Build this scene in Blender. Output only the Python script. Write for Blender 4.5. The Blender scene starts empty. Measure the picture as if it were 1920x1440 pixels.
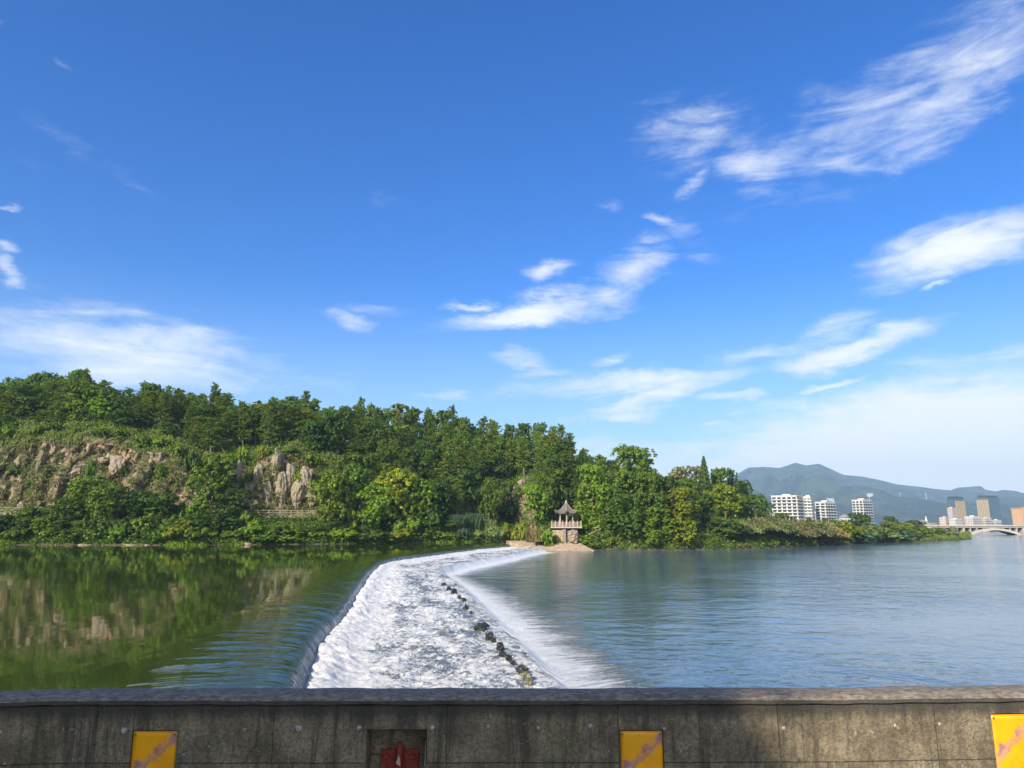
import bpy, math, random
import numpy as np
from math import radians as rad, sin, cos, tan, pi, atan, atan2, sqrt
from mathutils import Vector, Matrix

S = bpy.context.scene
COL = S.collection

# ------------------------------------------------------------------ camera
HC = 6.5                      # camera height above the lower pool (its surface is z = 0)
PITCH = rad(11.12)
FPX = 1333.0                  # focal length in pixels of the 1920 px wide photograph
cp, sp = cos(PITCH), sin(PITCH)
cam_d = bpy.data.cameras.new('camera'); cam = bpy.data.objects.new('camera', cam_d); COL.objects.link(cam)
cam.location = (0, 0, HC); cam.rotation_euler = (pi / 2 + PITCH, 0, 0)
cam_d.sensor_width = 36; cam_d.sensor_fit = 'HORIZONTAL'; cam_d.lens = FPX * 36 / 1920
cam_d.clip_start = 0.05; cam_d.clip_end = 40000
S.camera = cam

# ------------------------------------------------------------------ light
HAZE_D = 1.3e-4               # density of the valley haze
SUN_AZ = rad(214)             # compass-like angle of the sun, measured from +Y towards +X
SUN_EL = rad(30)
S.view_settings.view_transform = 'Standard'; S.view_settings.look = 'None'
S.view_settings.gamma = 1; S.view_settings.exposure = 0.45
sun_d = bpy.data.lights.new('sun', 'SUN'); sun = bpy.data.objects.new('sun', sun_d); COL.objects.link(sun)
sun_d.energy = 5.0; sun_d.angle = rad(0.5); sun_d.color = (1.0, 0.90, 0.72)
sdir = Vector((sin(SUN_AZ) * cos(SUN_EL), cos(SUN_AZ) * cos(SUN_EL), sin(SUN_EL)))
sun.rotation_euler = sdir.to_track_quat('Z', 'Y').to_euler()
try:
    S.cycles.use_denoising = True
    S.cycles.max_bounces = 6; S.cycles.diffuse_bounces = 2; S.cycles.glossy_bounces = 3
    S.cycles.transmission_bounces = 2; S.cycles.volume_bounces = 1; S.cycles.transparent_max_bounces = 6
    S.cycles.caustics_reflective = False; S.cycles.caustics_refractive = False
    S.cycles.sample_clamp_indirect = 6
except Exception:
    pass


# ------------------------------------------------------------------ node helper
class NT:
    def __init__(s, tree):
        s.t = tree; tree.nodes.clear()

    def n(s, kind, **kw):
        nd = s.t.nodes.new(kind)
        for k, v in kw.items():
            if k.startswith('_'):
                key = k[1:]
                sock = nd.inputs[int(key)] if key.isdigit() else nd.inputs[key.replace('_', ' ')]
                if isinstance(v, bpy.types.NodeSocket): s.t.links.new(v, sock)
                else: sock.default_value = v
            else:
                setattr(nd, k, v)
        return nd

    def m(s, op, a, b=None, c=None, clamp=False):
        nd = s.t.nodes.new('ShaderNodeMath'); nd.operation = op; nd.use_clamp = clamp
        for i, v in enumerate((a, b, c)):
            if v is None: continue
            if isinstance(v, bpy.types.NodeSocket): s.t.links.new(v, nd.inputs[i])
            else: nd.inputs[i].default_value = v
        return nd.outputs[0]

    def mr(s, v, a, b, c=0.0, d=1.0, smooth=True):
        nd = s.n('ShaderNodeMapRange', _0=v, _1=a, _2=b, _3=c, _4=d)
        nd.interpolation_type = 'SMOOTHSTEP' if smooth else 'LINEAR'
        return nd.outputs[0]

    def mix(s, f, a, b, blend='MIX'):
        nd = s.t.nodes.new('ShaderNodeMix'); nd.data_type = 'RGBA'; nd.blend_type = blend
        for i, v in ((0, f), (6, a), (7, b)):
            if isinstance(v, bpy.types.NodeSocket): s.t.links.new(v, nd.inputs[i])
            else: nd.inputs[i].default_value = (tuple(v) + (1,))[:4] if i else v
        return nd.outputs[2]

    def noise(s, vec, scale, detail=3, rough=0.55, dist=0.0):
        return s.n('ShaderNodeTexNoise', _Vector=vec, _Scale=scale, _Detail=detail, _Roughness=rough, _Distortion=dist).outputs[0]

    def map(s, vec, scale=(1, 1, 1), loc=(0, 0, 0), rot=(0, 0, 0), kind='POINT'):
        return s.n('ShaderNodeMapping', vector_type=kind, _Vector=vec, _Scale=scale, _Location=loc, _Rotation=rot).outputs[0]

    def link(s, a, b): s.t.links.new(a, b)


# ------------------------------------------------------------------ sky
world = bpy.data.worlds.new('World'); S.world = world; world.use_nodes = True
W = NT(world.node_tree)
sky = W.n('ShaderNodeTexSky', sky_type='NISHITA'); sky.sun_disc = False
sky.sun_elevation = SUN_EL; sky.sun_rotation = SUN_AZ
sky.air_density = 1.0; sky.dust_density = 0.5; sky.ozone_density = 2.5; sky.altitude = 60
tc = W.n('ShaderNodeTexCoord')
sep = W.n('ShaderNodeSeparateXYZ', _0=tc.outputs['Generated'])
az = W.m('ARCTAN2', sep.outputs[0], sep.outputs[1])
el = W.m('ARCSINE', W.m('MINIMUM', W.m('MAXIMUM', sep.outputs[2], -1.0), 1.0))
ae = W.n('ShaderNodeCombineXYZ', _0=az, _1=el).outputs[0]


def azel(px, py):
    xr = (px - 960) / FPX; yu = -(py - 720) / FPX
    x, y, z = xr, cp - yu * sp, sp + yu * cp
    return atan2(x, y), atan2(z, sqrt(x * x + y * y))


#        px    py    rx   ry  rot  strength   (each a bank of cirrus, sizes in pixels of sky)
CLOUDS = [(1660, 195, 430, 95, 17, .52), (1800, 175, 260, 60, 22, .70), (1420, 320, 120, 42, -30, .62), (1300, 250, 160, 55, 10, .45),
          (1830, 60, 200, 60, 25, .35), (1770, 462, 215, 62, 8, 1.25), (1860, 420, 150, 42, 4, .9), (1750, 515, 70, 24, 10, .8),
          (985, 582, 200, 30, 8, 1.2), (1028, 517, 58, 20, 3, .8), (1185, 508, 95, 38, 22, .85), (880, 553, 70, 11, 5, .9), (1120, 560, 90, 28, 10, .7),
          (665, 600, 60, 18, 0, .65), (230, 655, 330, 85, -6, .95), (190, 640, 130, 48, 0, .7), (450, 675, 240, 40, -8, .55), (60, 630, 120, 40, 5, .5),
          (1590, 650, 170, 24, 8, 1.25), (1560, 615, 90, 26, 10, .75), (1420, 655, 120, 20, 3, .7), (1570, 706, 75, 9, 8, .9),
          (1180, 712, 260, 22, 4, 1.0), (1230, 735, 170, 18, 12, 1.0), (1360, 738, 90, 14, 6, .9), (975, 676, 70, 18, 0, .8), (1140, 668, 60, 14, 8, .6),
          (1040, 700, 110, 14, 2, .7), (1150, 775, 130, 16, 3, .75), (1330, 808, 70, 9, 3, .7), (815, 738, 85, 13, 3, .75),
          (1640, 840, 620, 85, 3, 1.0), (1860, 780, 320, 70, 6, 1.0), (1400, 880, 500, 60, 0, .85), (1700, 910, 700, 50, 0, .9), (1720, 850, 540, 125, 5, 1.9), (1300, 900, 420, 70, 0, 1.0), (1120, 840, 160, 30, 4, .35),
          (14, 488, 36, 18, 0, .7), (14, 515, 38, 10, 0, .7), (12, 391, 36, 7, 8, .6), (118, 138, 38, 10, -14, .3), (6, 40, 26, 10, -20, .45),
          (170, 285, 210, 22, -22, .22), (110, 320, 130, 16, -18, .18), (1150, 377, 38, 20, 18, .5), (1240, 412, 50, 14, -16, .6),
          (1300, 338, 44, 16, 30, .6), (1745, 551, 40, 9, 8, .8), (1300, 440, 90, 40, -30, .3), (1650, 738, 60, 10, 6, .5),
          (720, 366, 50, 16, 0, .25), (700, 570, 130, 20, 6, .3),
          # a loose scatter outside the frame, so the rest of the sky is not empty
          (2400, 500, 300, 60, 10, .8), (-500, 400, 260, 50, 10, .7), (300, -500, 400, 90, 10, .5), (1500, -600, 300, 60, 10, .5)]
wob = W.n('ShaderNodeTexNoise', _Vector=W.map(ae, scale=(1, 2.2, 1)), _Scale=4.5, _Detail=8.0, _Roughness=0.62)
wv = W.n('ShaderNodeVectorMath', operation='SUBTRACT', _0=wob.outputs[1], _1=(.5, .5, .5)).outputs[0]
wv = W.n('ShaderNodeVectorMath', operation='SCALE', _0=wv, _Scale=0.11).outputs[0]
aew = W.n('ShaderNodeVectorMath', operation='ADD', _0=ae, _1=wv).outputs[0]
total = None
for (px, py, rx, ry, rot, st) in CLOUDS:
    a0, e0 = azel(px, py)
    k = cos(atan2(abs(px - 960), FPX)) * 0.97
    mp = W.map(aew, scale=(rx / FPX * k * k * 1.5, ry / FPX * k * 1.75, 1), loc=(a0, e0, 0), rot=(0, 0, rad(rot)), kind='TEXTURE')
    ln = W.n('ShaderNodeVectorMath', operation='LENGTH', _0=mp).outputs['Value']
    v = W.mr(ln, 1.0, 0.0, 0.0, st)
    total = v if total is None else W.m('MAXIMUM', total, v)
# streaky cirrus texture, combed along a slight slant
st1 = W.noise(W.map(ae, scale=(4.2, 19, 1), rot=(0, 0, rad(-9))), 1.7, 10, 0.60, 0.7)
st2 = W.noise(W.map(ae, scale=(17, 40, 1), rot=(0, 0, rad(-22))), 1.5, 8, 0.66, 0.6)
tex = W.m('ADD', W.m('MULTIPLY', st1, 0.72), W.m('MULTIPLY', st2, 0.28))
dens = W.m('ADD', W.m('MULTIPLY', total, 0.95), W.m('MULTIPLY', tex, 2.1))
dens = W.m('MULTIPLY', W.mr(dens, 1.10, 2.35, 0.0, 0.97), W.mr(total, 0.0, 0.35, 0.0, 1.0))
# bright overcast added behind the camera, out of view, as neutral fill light
back_fill = W.m('MULTIPLY', W.mr(sep.outputs[1], -0.05, -0.55, 0.0, 0.85), W.mr(tex, 0.30, 0.55, 0.55, 1.0))
dens = W.m('MAXIMUM', dens, back_fill)
# horizon veil
veil = W.mr(el, 0.0, 0.34, 0.62, 0.0)
skyc = W.n('ShaderNodeHueSaturation', _Hue=0.505, _Saturation=1.36, _Value=1.16, _Color=sky.outputs[0]).outputs[0]
skyc = W.mix(1.0, skyc, (0.74, 1.07, 1.45), 'MULTIPLY')
skyc = W.mix(veil, skyc, (5.6, 7.0, 8.0))
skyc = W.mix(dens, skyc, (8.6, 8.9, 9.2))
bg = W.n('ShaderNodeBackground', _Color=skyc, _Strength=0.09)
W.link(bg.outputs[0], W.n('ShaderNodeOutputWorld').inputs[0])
world.cycles.sampling_method = 'MANUAL'; world.cycles.sample_map_resolution = 512


# ------------------------------------------------------------------ object helpers
def tag(o, label=None, cat=None, group=None, kind=None):
    if label: o['label'] = label
    if cat: o['category'] = cat
    if group: o['group'] = group
    if kind: o['kind'] = kind
    return o


def empty(name, loc=(0, 0, 0), rz=0.0, label=None, cat=None, group=None):
    o = bpy.data.objects.new(name, None); COL.objects.link(o)
    o.location = loc; o.rotation_euler = (0, 0, rz); o.empty_display_size = 0.2
    return tag(o, label, cat, group)


def link(name, me, parent=None, mat=None, color=None):
    o = bpy.data.objects.new(name, me); COL.objects.link(o)
    if parent: o.parent = parent
    if mat and not me.materials: me.materials.append(mat)
    if color: o.color = (*color, 1)
    return o


def mesh_np(name, V, F, mat=None, smooth=False, uv=None):
    """V (n,3) array, F (m,k) array of equal-size faces."""
    V = np.asarray(V, np.float32); F = np.asarray(F, np.int32)
    me = bpy.data.meshes.new(name); me.vertices.add(len(V)); me.vertices.foreach_set('co', V.ravel())
    k = F.shape[1]; me.loops.add(F.size); me.loops.foreach_set('vertex_index', F.ravel())
    me.polygons.add(len(F)); me.polygons.foreach_set('loop_start', np.arange(0, F.size, k, dtype=np.int32))
    try: me.polygons.foreach_set('loop_total', np.full(len(F), k, np.int32))
    except Exception: pass
    me.update(calc_edges=True)
    if uv is not None:
        l = me.uv_layers.new(name='flow'); l.data.foreach_set('uv', np.asarray(uv, np.float32)[F.ravel()].ravel())
    if smooth: me.polygons.foreach_set('use_smooth', np.ones(len(F), bool))
    if mat: me.materials.append(mat)
    me.validate()
    return me


class MB:
    """Collects boxes, tubes and prisms, then links them as one mesh."""
    def __init__(s): s.v = []; s.f = []

    def add(s, vs, fs):
        b = len(s.v); s.v += [tuple(v) for v in vs]; s.f += [tuple(i + b for i in f) for f in fs]; return s

    def box(s, c, d, rz=0.0, M=None, taper=1.0):
        x, y, z = d[0] / 2, d[1] / 2, d[2] / 2; out = []
        for sz in (-1, 1):
            t = taper if sz > 0 else 1
            for sx, sy in ((-1, -1), (1, -1), (1, 1), (-1, 1)):
                p = Vector((sx * x * t, sy * y * t, sz * z))
                if rz: p = Matrix.Rotation(rz, 3, 'Z') @ p
                if M: p = M @ p
                out.append(p + Vector(c))
        return s.add(out, [(3, 2, 1, 0), (4, 5, 6, 7), (0, 1, 5, 4), (1, 2, 6, 5), (2, 3, 7, 6), (3, 0, 4, 7)])

    def tube(s, pts, rads, n=8, cap=True):
        pts = [Vector(p) for p in pts]; rings = []
        for i, p in enumerate(pts):
            d = (pts[min(i + 1, len(pts) - 1)] - pts[max(i - 1, 0)]).normalized()
            a = d.cross(Vector((0, 0, 1)) if abs(d.z) < .9 else Vector((1, 0, 0))).normalized(); b = d.cross(a)
            rings.append([p + (a * cos(2 * pi * k / n) + b * sin(2 * pi * k / n)) * rads[i] for k in range(n)])
        vs = [v for r in rings for v in r]; fs = []
        for i in range(len(pts) - 1):
            for k in range(n):
                fs.append((i * n + k, i * n + (k + 1) % n, (i + 1) * n + (k + 1) % n, (i + 1) * n + k))
        if cap: fs += [tuple(range(n - 1, -1, -1)), tuple((len(pts) - 1) * n + k for k in range(n))]
        return s.add(vs, fs)

    def bar(s, a, b, w, h=None):
        a, b = Vector(a), Vector(b); d = b - a; L = d.length; h = h or w
        q = d.to_track_quat('Y', 'Z').to_matrix()
        return s.box((a + b) / 2, (w, L, h), M=q)

    def prism(s, poly, z0, z1):
        n = len(poly); vs = [(x, y, z0) for x, y in poly] + [(x, y, z1) for x, y in poly]
        return s.add(vs, [tuple(range(n - 1, -1, -1)), tuple(range(n, 2 * n))] + [(i, (i + 1) % n, n + (i + 1) % n, n + i) for i in range(n)])

    def build(s, name, mat, parent=None, smooth=False, bevel=0.0, color=None):
        me = bpy.data.meshes.new(name); me.from_pydata([tuple(v) for v in s.v], [], s.f); me.update()
        if smooth: me.polygons.foreach_set('use_smooth', [True] * len(me.polygons))
        me.materials.append(mat)
        o = link(name, me, parent, color=color)
        if bevel:
            m = o.modifiers.new('bevel', 'BEVEL'); m.width = bevel; m.segments = 2; m.limit_method = 'ANGLE'
        return o


def copy_tree(o, parent=None):
    c = o.copy(); COL.objects.link(c); c.parent = parent
    for ch in list(o.children): copy_tree(ch, c)
    return c


# value noise in numpy
def _h(i, j, k, seed):
    n = (i * 374761393 + j * 668265263 + k * 2147483647 + seed * 1274126177) & 0xFFFFFFFF
    n = ((n ^ (n >> 13)) * 1274126177) & 0xFFFFFFFF
    n = (n ^ (n >> 16)) & 0xFFFFFFFF
    return n.astype(np.float64) / 4294967295.0


def vnoise(x, y, z=None, seed=0):
    x = np.asarray(x, float); y = np.asarray(y, float) + 0 * x
    z = np.zeros_like(x) if z is None else np.asarray(z, float) + 0 * x
    xi, yi, zi = np.floor(x).astype(np.int64), np.floor(y).astype(np.int64), np.floor(z).astype(np.int64)
    fx, fy, fz = x - xi, y - yi, z - zi
    fx, fy, fz = (t * t * (3 - 2 * t) for t in (fx, fy, fz))
    r = 0
    for dx in (0, 1):
        for dy in (0, 1):
            for dz in (0, 1):
                w = (fx if dx else 1 - fx) * (fy if dy else 1 - fy) * (fz if dz else 1 - fz)
                r = r + w * _h(xi + dx, yi + dy, zi + dz, seed)
    return r


def fbm(x, y, z=None, oct=4, seed=0, g=0.5):
    a, t, r = 1.0, 0.0, 0.0
    for o in range(oct):
        r = r + a * vnoise(np.asarray(x) * 2 ** o, np.asarray(y) * 2 ** o, None if z is None else np.asarray(z) * 2 ** o, seed + o * 17)
        t += a; a *= g
    return r / t


def zrow(py, Y):
    yu = -(py - 720) / FPX
    return HC + Y * (sp + yu * cp) / (cp - yu * sp)


def yrow(py, z):
    yu = -(py - 720) / FPX
    return (z - HC) / ((sp + yu * cp) / (cp - yu * sp))


def xcol(px, Y, z): return (px - 960) / FPX * (Y * cp + (z - HC) * sp)


def pt(px, Y, z): return Vector((xcol(px, Y, z), Y, z))


def hit(px, py, z):
    Y = yrow(py, z); return Vector((xcol(px, Y, z), Y, z))


def pxof(X, Y, z): return 960 + X * FPX / (Y * cp + (z - HC) * sp)


def pyof(Y, z):
    t = (z - HC) / Y     # (sp+yu cp)/(cp-yu sp)=t
    yu = (t * cp - sp) / (cp + t * sp); return 720 - yu * FPX


# ------------------------------------------------------------------ materials
def new_mat(name):
    m = bpy.data.materials.new(name); m.use_nodes = True; return m, NT(m.node_tree)


def finish(N, shader, disp=None):
    o = N.n('ShaderNodeOutputMaterial', _0=shader)
    return o


def flat_mat(name, col, rough=0.7, metal=0.0, var=0.25, scale=2.0, bump=0.15, spec=0.4):
    """plain painted / stone / metal surface with mottling and a fine bump"""
    m, N = new_mat(name)
    g = N.n('ShaderNodeTexCoord').outputs['Object']
    n1 = N.noise(g, scale, 5, 0.6)
    f = N.mr(n1, 0.3, 0.7, 1 - var, 1 + var, False)
    c = N.n('ShaderNodeVectorMath', operation='SCALE', _0=(*col[:3],), _Scale=f).outputs[0]
    b = N.n('ShaderNodeBump', _Strength=bump, _Distance=0.02, _Height=N.noise(g, scale * 8, 4)).outputs[0]
    p = N.n('ShaderNodeBsdfPrincipled', _Base_Color=c, _Roughness=rough, _Metallic=metal, _Normal=b)
    p.inputs['Specular IOR Level'].default_value = spec
    finish(N, p.outputs[0]); return m


def leaf_mat():
    m, N = new_mat('leaves')
    oi = N.n('ShaderNodeObjectInfo'); g = N.n('ShaderNodeNewGeometry')
    big = N.noise(g.outputs['Position'], 0.55, 3)
    isl = g.outputs['Random Per Island']
    f = N.m('ADD', N.m('MULTIPLY', N.mr(big, 0.3, 0.7, 0.72, 1.3, False), 1.0), N.m('MULTIPLY', N.m('SUBTRACT', isl, 0.5), 0.7))
    c = N.n('ShaderNodeVectorMath', operation='SCALE', _0=oi.outputs['Color'], _Scale=f).outputs[0]
    warm = N.mix(N.mr(isl, 0.55, 1.0, 0.0, 0.5), c, N.n('ShaderNodeVectorMath', operation='MULTIPLY', _0=c, _1=(1.5, 1.15, 0.55)).outputs[0])
    p = N.n('ShaderNodeBsdfPrincipled', _Base_Color=warm, _Roughness=0.5)
    p.inputs['Specular IOR Level'].default_value = 0.25
    tr = N.n('ShaderNodeBsdfTranslucent', _Color=N.n('ShaderNodeVectorMath', operation='MULTIPLY', _0=warm, _1=(1.3, 1.35, 0.6)).outputs[0])
    mx = N.n('ShaderNodeMixShader', _0=0.3, _1=p.outputs[0], _2=tr.outputs[0])
    finish(N, mx.outputs[0]); return m


M_LEAF = leaf_mat()
M_BARK = flat_mat('bark', (0.16, 0.12, 0.09), 0.9, scale=3, bump=0.6)
M_BARKP = flat_mat('pale bark', (0.32, 0.27, 0.21), 0.9, scale=3, bump=0.5)
M_WHITE = flat_mat('white plaster', (0.66, 0.63, 0.59), 0.7, var=0.06, scale=.3)
M_PINK = flat_mat('pinkish plaster', (0.66, 0.52, 0.44), 0.8, var=0.1, scale=.3)
M_ORANGE = flat_mat('orange plaster', (0.62, 0.36, 0.17), 0.8, var=0.1, scale=.3)
M_BEIGE = flat_mat('beige cladding', (0.50, 0.40, 0.25), 0.6, var=0.08, scale=.3)
M_GREYP = flat_mat('grey plaster', (0.34, 0.33, 0.37), 0.8, var=0.1, scale=.3)
M_GLASS = flat_mat('window glass', (0.035, 0.05, 0.07), 0.12, var=0.3, scale=.2, bump=0.0, spec=0.6)
M_GLASSB = flat_mat('blue glass', (0.07, 0.12, 0.16), 0.15, var=0.2, scale=.2, bump=0.0, spec=0.7)
M_ROOFC = flat_mat('roof felt', (0.30, 0.27, 0.25), 0.9, scale=.5)
M_TILE = flat_mat('roof tile', (0.15, 0.13, 0.115), 0.75, var=0.35, scale=4, bump=0.4)
M_WOOD = flat_mat('grey wood', (0.34, 0.27, 0.21), 0.85, var=0.25, scale=3)
M_WOODR = flat_mat('reddish wood', (0.42, 0.26, 0.19), 0.8, var=0.25, scale=3)
M_CONC = flat_mat('pale concrete', (0.47, 0.44, 0.38), 0.85, var=0.15, scale=.4)
M_STONEW = flat_mat('white stone', (0.46, 0.40, 0.34), 0.8, var=0.12, scale=2)
M_STEEL = flat_mat('grey steel', (0.55, 0.56, 0.57), 0.5, var=0.05)

# ------------------------------------------------------------------ terrain
BK = [(-1700, 150), (-520, 152), (0, yrow(1022, 2)), (350, yrow(1022.5, 2)), (600, yrow(1020.5, 2)), (700, yrow(1019, 2)), (850, yrow(1017, 2)),
      (960, yrow(1014.5, 2)), (1010, 179), (1100, yrow(1031.5, 0)), (1180, yrow(1032.5, 0)), (1320, yrow(1031, 0)), (1420, yrow(1028.5, 0)),
      (1500, yrow(1025, 0)), (1600, yrow(1020, 0)), (1700, yrow(1016.5, 0)), (1800, yrow(1012, 0)), (1812, 320), (1818, 440), (1832, 660), (3200, 660)]
bu = np.array([b[0] for b in BK], float); by = np.array([b[1] for b in BK], float)


def bankY(u): return np.interp(u, bu, by)


RS = np.array([-8, -2, 0, 1.5, 5, 9, 13, 15, 17, 20, 24, 32, 45, 62, 90, 150, 400, 1200], float)
ZK = {-1700: [-1, 1.2, 2, 2.7, 4.5, 7.5, 8.6, 10, 17, 27, 30, 33, 38, 42, 40, 25, 6, 2],
      -400: [-1, 1.2, 2, 2.7, 4.5, 7.5, 8.6, 10, 17, 27, 30, 33, 38, 42, 40, 25, 6, 2],
      0: [-1, 1.2, 2, 2.7, 4.5, 7.5, 8.6, 10, 17, 26, 29.5, 33, 37, 41, 38, 25, 6, 2],
      170: [-1, 1.2, 2, 2.7, 4.5, 7.5, 8.6, 10, 17, 26, 30, 33, 37, 41, 38, 25, 6, 2],
      290: [-1, 1.2, 2, 2.7, 4.5, 7.5, 8.6, 10, 17, 24, 27, 30, 34, 37, 35, 25, 6, 2],
      370: [-1, 1.2, 2, 2.7, 4.5, 7.5, 8.6, 10, 13, 17, 22, 27, 32, 36.5, 34, 25, 6, 2],
      435: [-1, 1.2, 2, 2.7, 4.5, 7.0, 8.4, 10, 15, 20, 23, 27, 31, 35.5, 33, 22, 6, 2],
      520: [-1, 1.2, 2, 2.7, 4.5, 7.0, 8.4, 11, 18, 24.5, 26, 28, 31, 34.5, 32, 22, 6, 2],
      600: [-1, 1.2, 2, 2.7, 4.5, 7.0, 8.4, 10, 15, 20, 23, 26, 30, 33, 31, 22, 6, 2],
      700: [-1, 1.2, 2, 2.6, 4, 6, 7.5, 9, 11, 14, 17, 22, 27, 31, 30, 20, 6, 2],
      820: [-1, 1.2, 2, 2.6, 4, 5.5, 7, 8, 10, 13, 16, 21, 26, 29.5, 29, 18, 6, 2],
      900: [-1, 1.2, 2, 2.6, 4, 5.5, 6.5, 8, 12, 16.5, 18, 21, 25, 28, 27, 16, 5, 2],
      950: [-1, 0.8, 2, 2.3, 4, 5.6, 6.3, 8, 12.5, 17, 18.5, 21, 24, 27, 26, 15, 5, 2],
      995: [-2, -.6, 0, .4, 3.2, 5.6, 6.3, 8, 12.5, 17, 18.5, 21, 24, 27, 26, 15, 5, 2],
      1060: [-2, -.6, 0, .8, 3.6, 5.4, 6, 7, 10, 14, 16, 18, 21, 24, 23, 14, 5, 2],
      1130: [-2, -.6, 0, .8, 3.0, 5.0, 5.6, 6, 7, 9, 11, 13, 15, 17, 17, 12, 5, 2],
      1200: [-2, -.6, 0, .8, 3.0, 5.0, 5.6, 6, 6.4, 7, 8, 9, 11, 13, 14, 12, 5, 2],
      1330: [-2, -.6, 0, .8, 3.0, 5.0, 5.8, 6, 6.1, 6.4, 7, 8, 10, 12, 13.5, 11, 5, 2],
      1400: [-2, -.6, 0, .8, 2.4, 4.2, 5.4, 5.8, 6, 6.2, 6.6, 7, 7, 8, 9, 7, 4, 2],
      1450: [-2, -.6, 0, .6, 1.6, 2.8, 3.4, 3.6, 3.8, 4, 4, 4, 4, 4, 4, 4, 3, 2],
      1520: [-2, -.6, 0, .4, 1.0, 1.8, 2.2, 2.4, 2.6, 3, 3, 3, 3, 3, 3, 3, 3, 2],
      1700: [-2, -.6, 0, .2, .5, .9, 1.1, 1.2, 1.5, 1.9, 2, 2, 2.4, 2.4, 2.4, 2.4, 2.4, 2],
      1808: [-2, -.6, 0, .15, .3, .5, .6, .7, .8, .9, 1, 1, 1.2, 1.2, 1.2, 1.2, 1.2, 1.6],
      3200: [-2, -.6, 0, .5, 1, 1.5, 1.8, 2, 2, 2, 2, 2, 2, 2, 2, 2, 2, 2]}
zu = np.array(sorted(ZK)); zt = np.array([ZK[k] for k in sorted(ZK)], float)


def height(u, r):
    u = np.asarray(u, float); r = np.asarray(r, float)
    sh = np.broadcast(u, r).shape
    u = np.broadcast_to(u, sh); r = np.broadcast_to(r, sh)
    i = np.clip(np.searchsorted(zu, u) - 1, 0, len(zu) - 2); fu = np.clip((u - zu[i]) / (zu[i + 1] - zu[i]), 0, 1); fu = fu * fu * (3 - 2 * fu)
    j = np.clip(np.searchsorted(RS, r) - 1, 0, len(RS) - 2); fr = np.clip((r - RS[j]) / (RS[j + 1] - RS[j]), 0, 1)
    z = (zt[i, j] * (1 - fr) + zt[i, j + 1] * fr) * (1 - fu) + (zt[i + 1, j] * (1 - fr) + zt[i + 1, j + 1] * fr) * fu
    w = np.clip((r - 1) / 12, 0, 1) * np.clip((1500 - u) / 150, 0.15, 1)
    return z + w * (fbm(u * 0.02, r * 0.12, oct=3, seed=3) - .5) * 3.0


def uof(X, Y): return 960 + X / Y * FPX / cp


def ground_z(X, Y):
    u = uof(X, Y); return float(height(u, Y - bankY(u)))


us = np.concatenate([np.arange(-1700, -500, 60), np.arange(-500, 1500, 3.0), np.arange(1500, 1840, 6), np.arange(1840, 3200, 80)])
rs = np.concatenate([np.array([-8, -4, -2, -1]), np.arange(-.5, 12.5, .5), np.arange(12.5, 22, .14), np.arange(22, 34, .5), np.arange(34, 90, 1.5), np.arange(90, 150, 6), np.array([150, 180, 230, 300, 400, 600, 900, 1200])])
U, R = np.meshgrid(us, rs, indexing='ij')
Z = height(U, R)
slope = np.gradient(Z, axis=1) / np.maximum(np.gradient(R, axis=1), 1e-3)
steep = np.clip((slope - 0.9) / 1.2, 0, 1) * (R < 30) * (U < 1120)
Yw = bankY(U) + R; Xw = (U - 960) / FPX * cp * Yw
n1 = fbm(Xw * .22, Z * .07, oct=4, seed=5); n2 = fbm(Xw * .75, Z * .45, oct=3, seed=9); n3 = vnoise(Xw * 2.2, Z * 1.2, seed=4)
ridge = np.abs(n1 - .5) * 2
push = steep * (-(ridge - .25) * 5.5 + (n2 - .5) * 2.6 + (n3 - .5) * .6)
Yw = Yw + push
Z = Z + steep * (n2 - .5) * 1.2
# shallow step-backs: horizontal ledges
V = np.stack([(U - 960) / FPX * cp * (Yw), Yw, Z], -1)
nu, nr = U.shape
idx = np.arange(nu * nr).reshape(nu, nr)
F = np.stack([idx[:-1, :-1], idx[1:, :-1], idx[1:, 1:], idx[:-1, 1:]], -1).reshape(-1, 4)


def terrain_mat():
    m, N = new_mat('hillside')
    g = N.n('ShaderNodeNewGeometry'); P = g.outputs['Position']
    nz = N.n('ShaderNodeSeparateXYZ', _0=g.outputs['Normal']).outputs[2]
    a = N.noise(N.map(P, scale=(1, 1, .45)), .35, 6, .62, .4)
    b = N.noise(N.map(P, scale=(1, 1, .35)), 1.3, 6, .65)
    rock = N.mix(N.mr(a, .38, .62), (0.16, 0.115, 0.085), (0.34, 0.25, 0.16))
    rock = N.mix(N.mr(b, .50, .66), rock, (0.50, 0.43, 0.29))
    rock = N.mix(N.mr(N.noise(P, .18, 3), .56, .68, 0, .7), rock, (0.46, 0.27, 0.17))
    rock = N.mix(N.mr(N.noise(N.map(P, scale=(1, 1, .5)), 2.6, 4, .7), .50, .36, 0, .75), rock, (0.09, 0.075, 0.06))
    grass = N.mix(N.mr(N.noise(P, .5, 5), .35, .65), (0.035, 0.06, 0.015), (0.10, 0.13, 0.03))
    moss = N.mr(N.noise(P, .45, 6, .65), .52, .60, 0, .8)
    f = N.m('MAXIMUM', N.mr(nz, .50, .72), moss)
    c = N.mix(f, rock, grass)
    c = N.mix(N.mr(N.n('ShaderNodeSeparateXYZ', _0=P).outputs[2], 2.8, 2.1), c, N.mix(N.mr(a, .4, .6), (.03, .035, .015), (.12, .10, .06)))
    h = N.m('ADD', N.m('MULTIPLY', a, .8), N.m('MULTIPLY', b, .5))
    bp = N.n('ShaderNodeBump', _Strength=.9, _Distance=1.2, _Height=h).outputs[0]
    finish(N, N.n('ShaderNodeBsdfPrincipled', _Base_Color=c, _Roughness=.95, _Normal=bp).outputs[0]); return m


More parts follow.
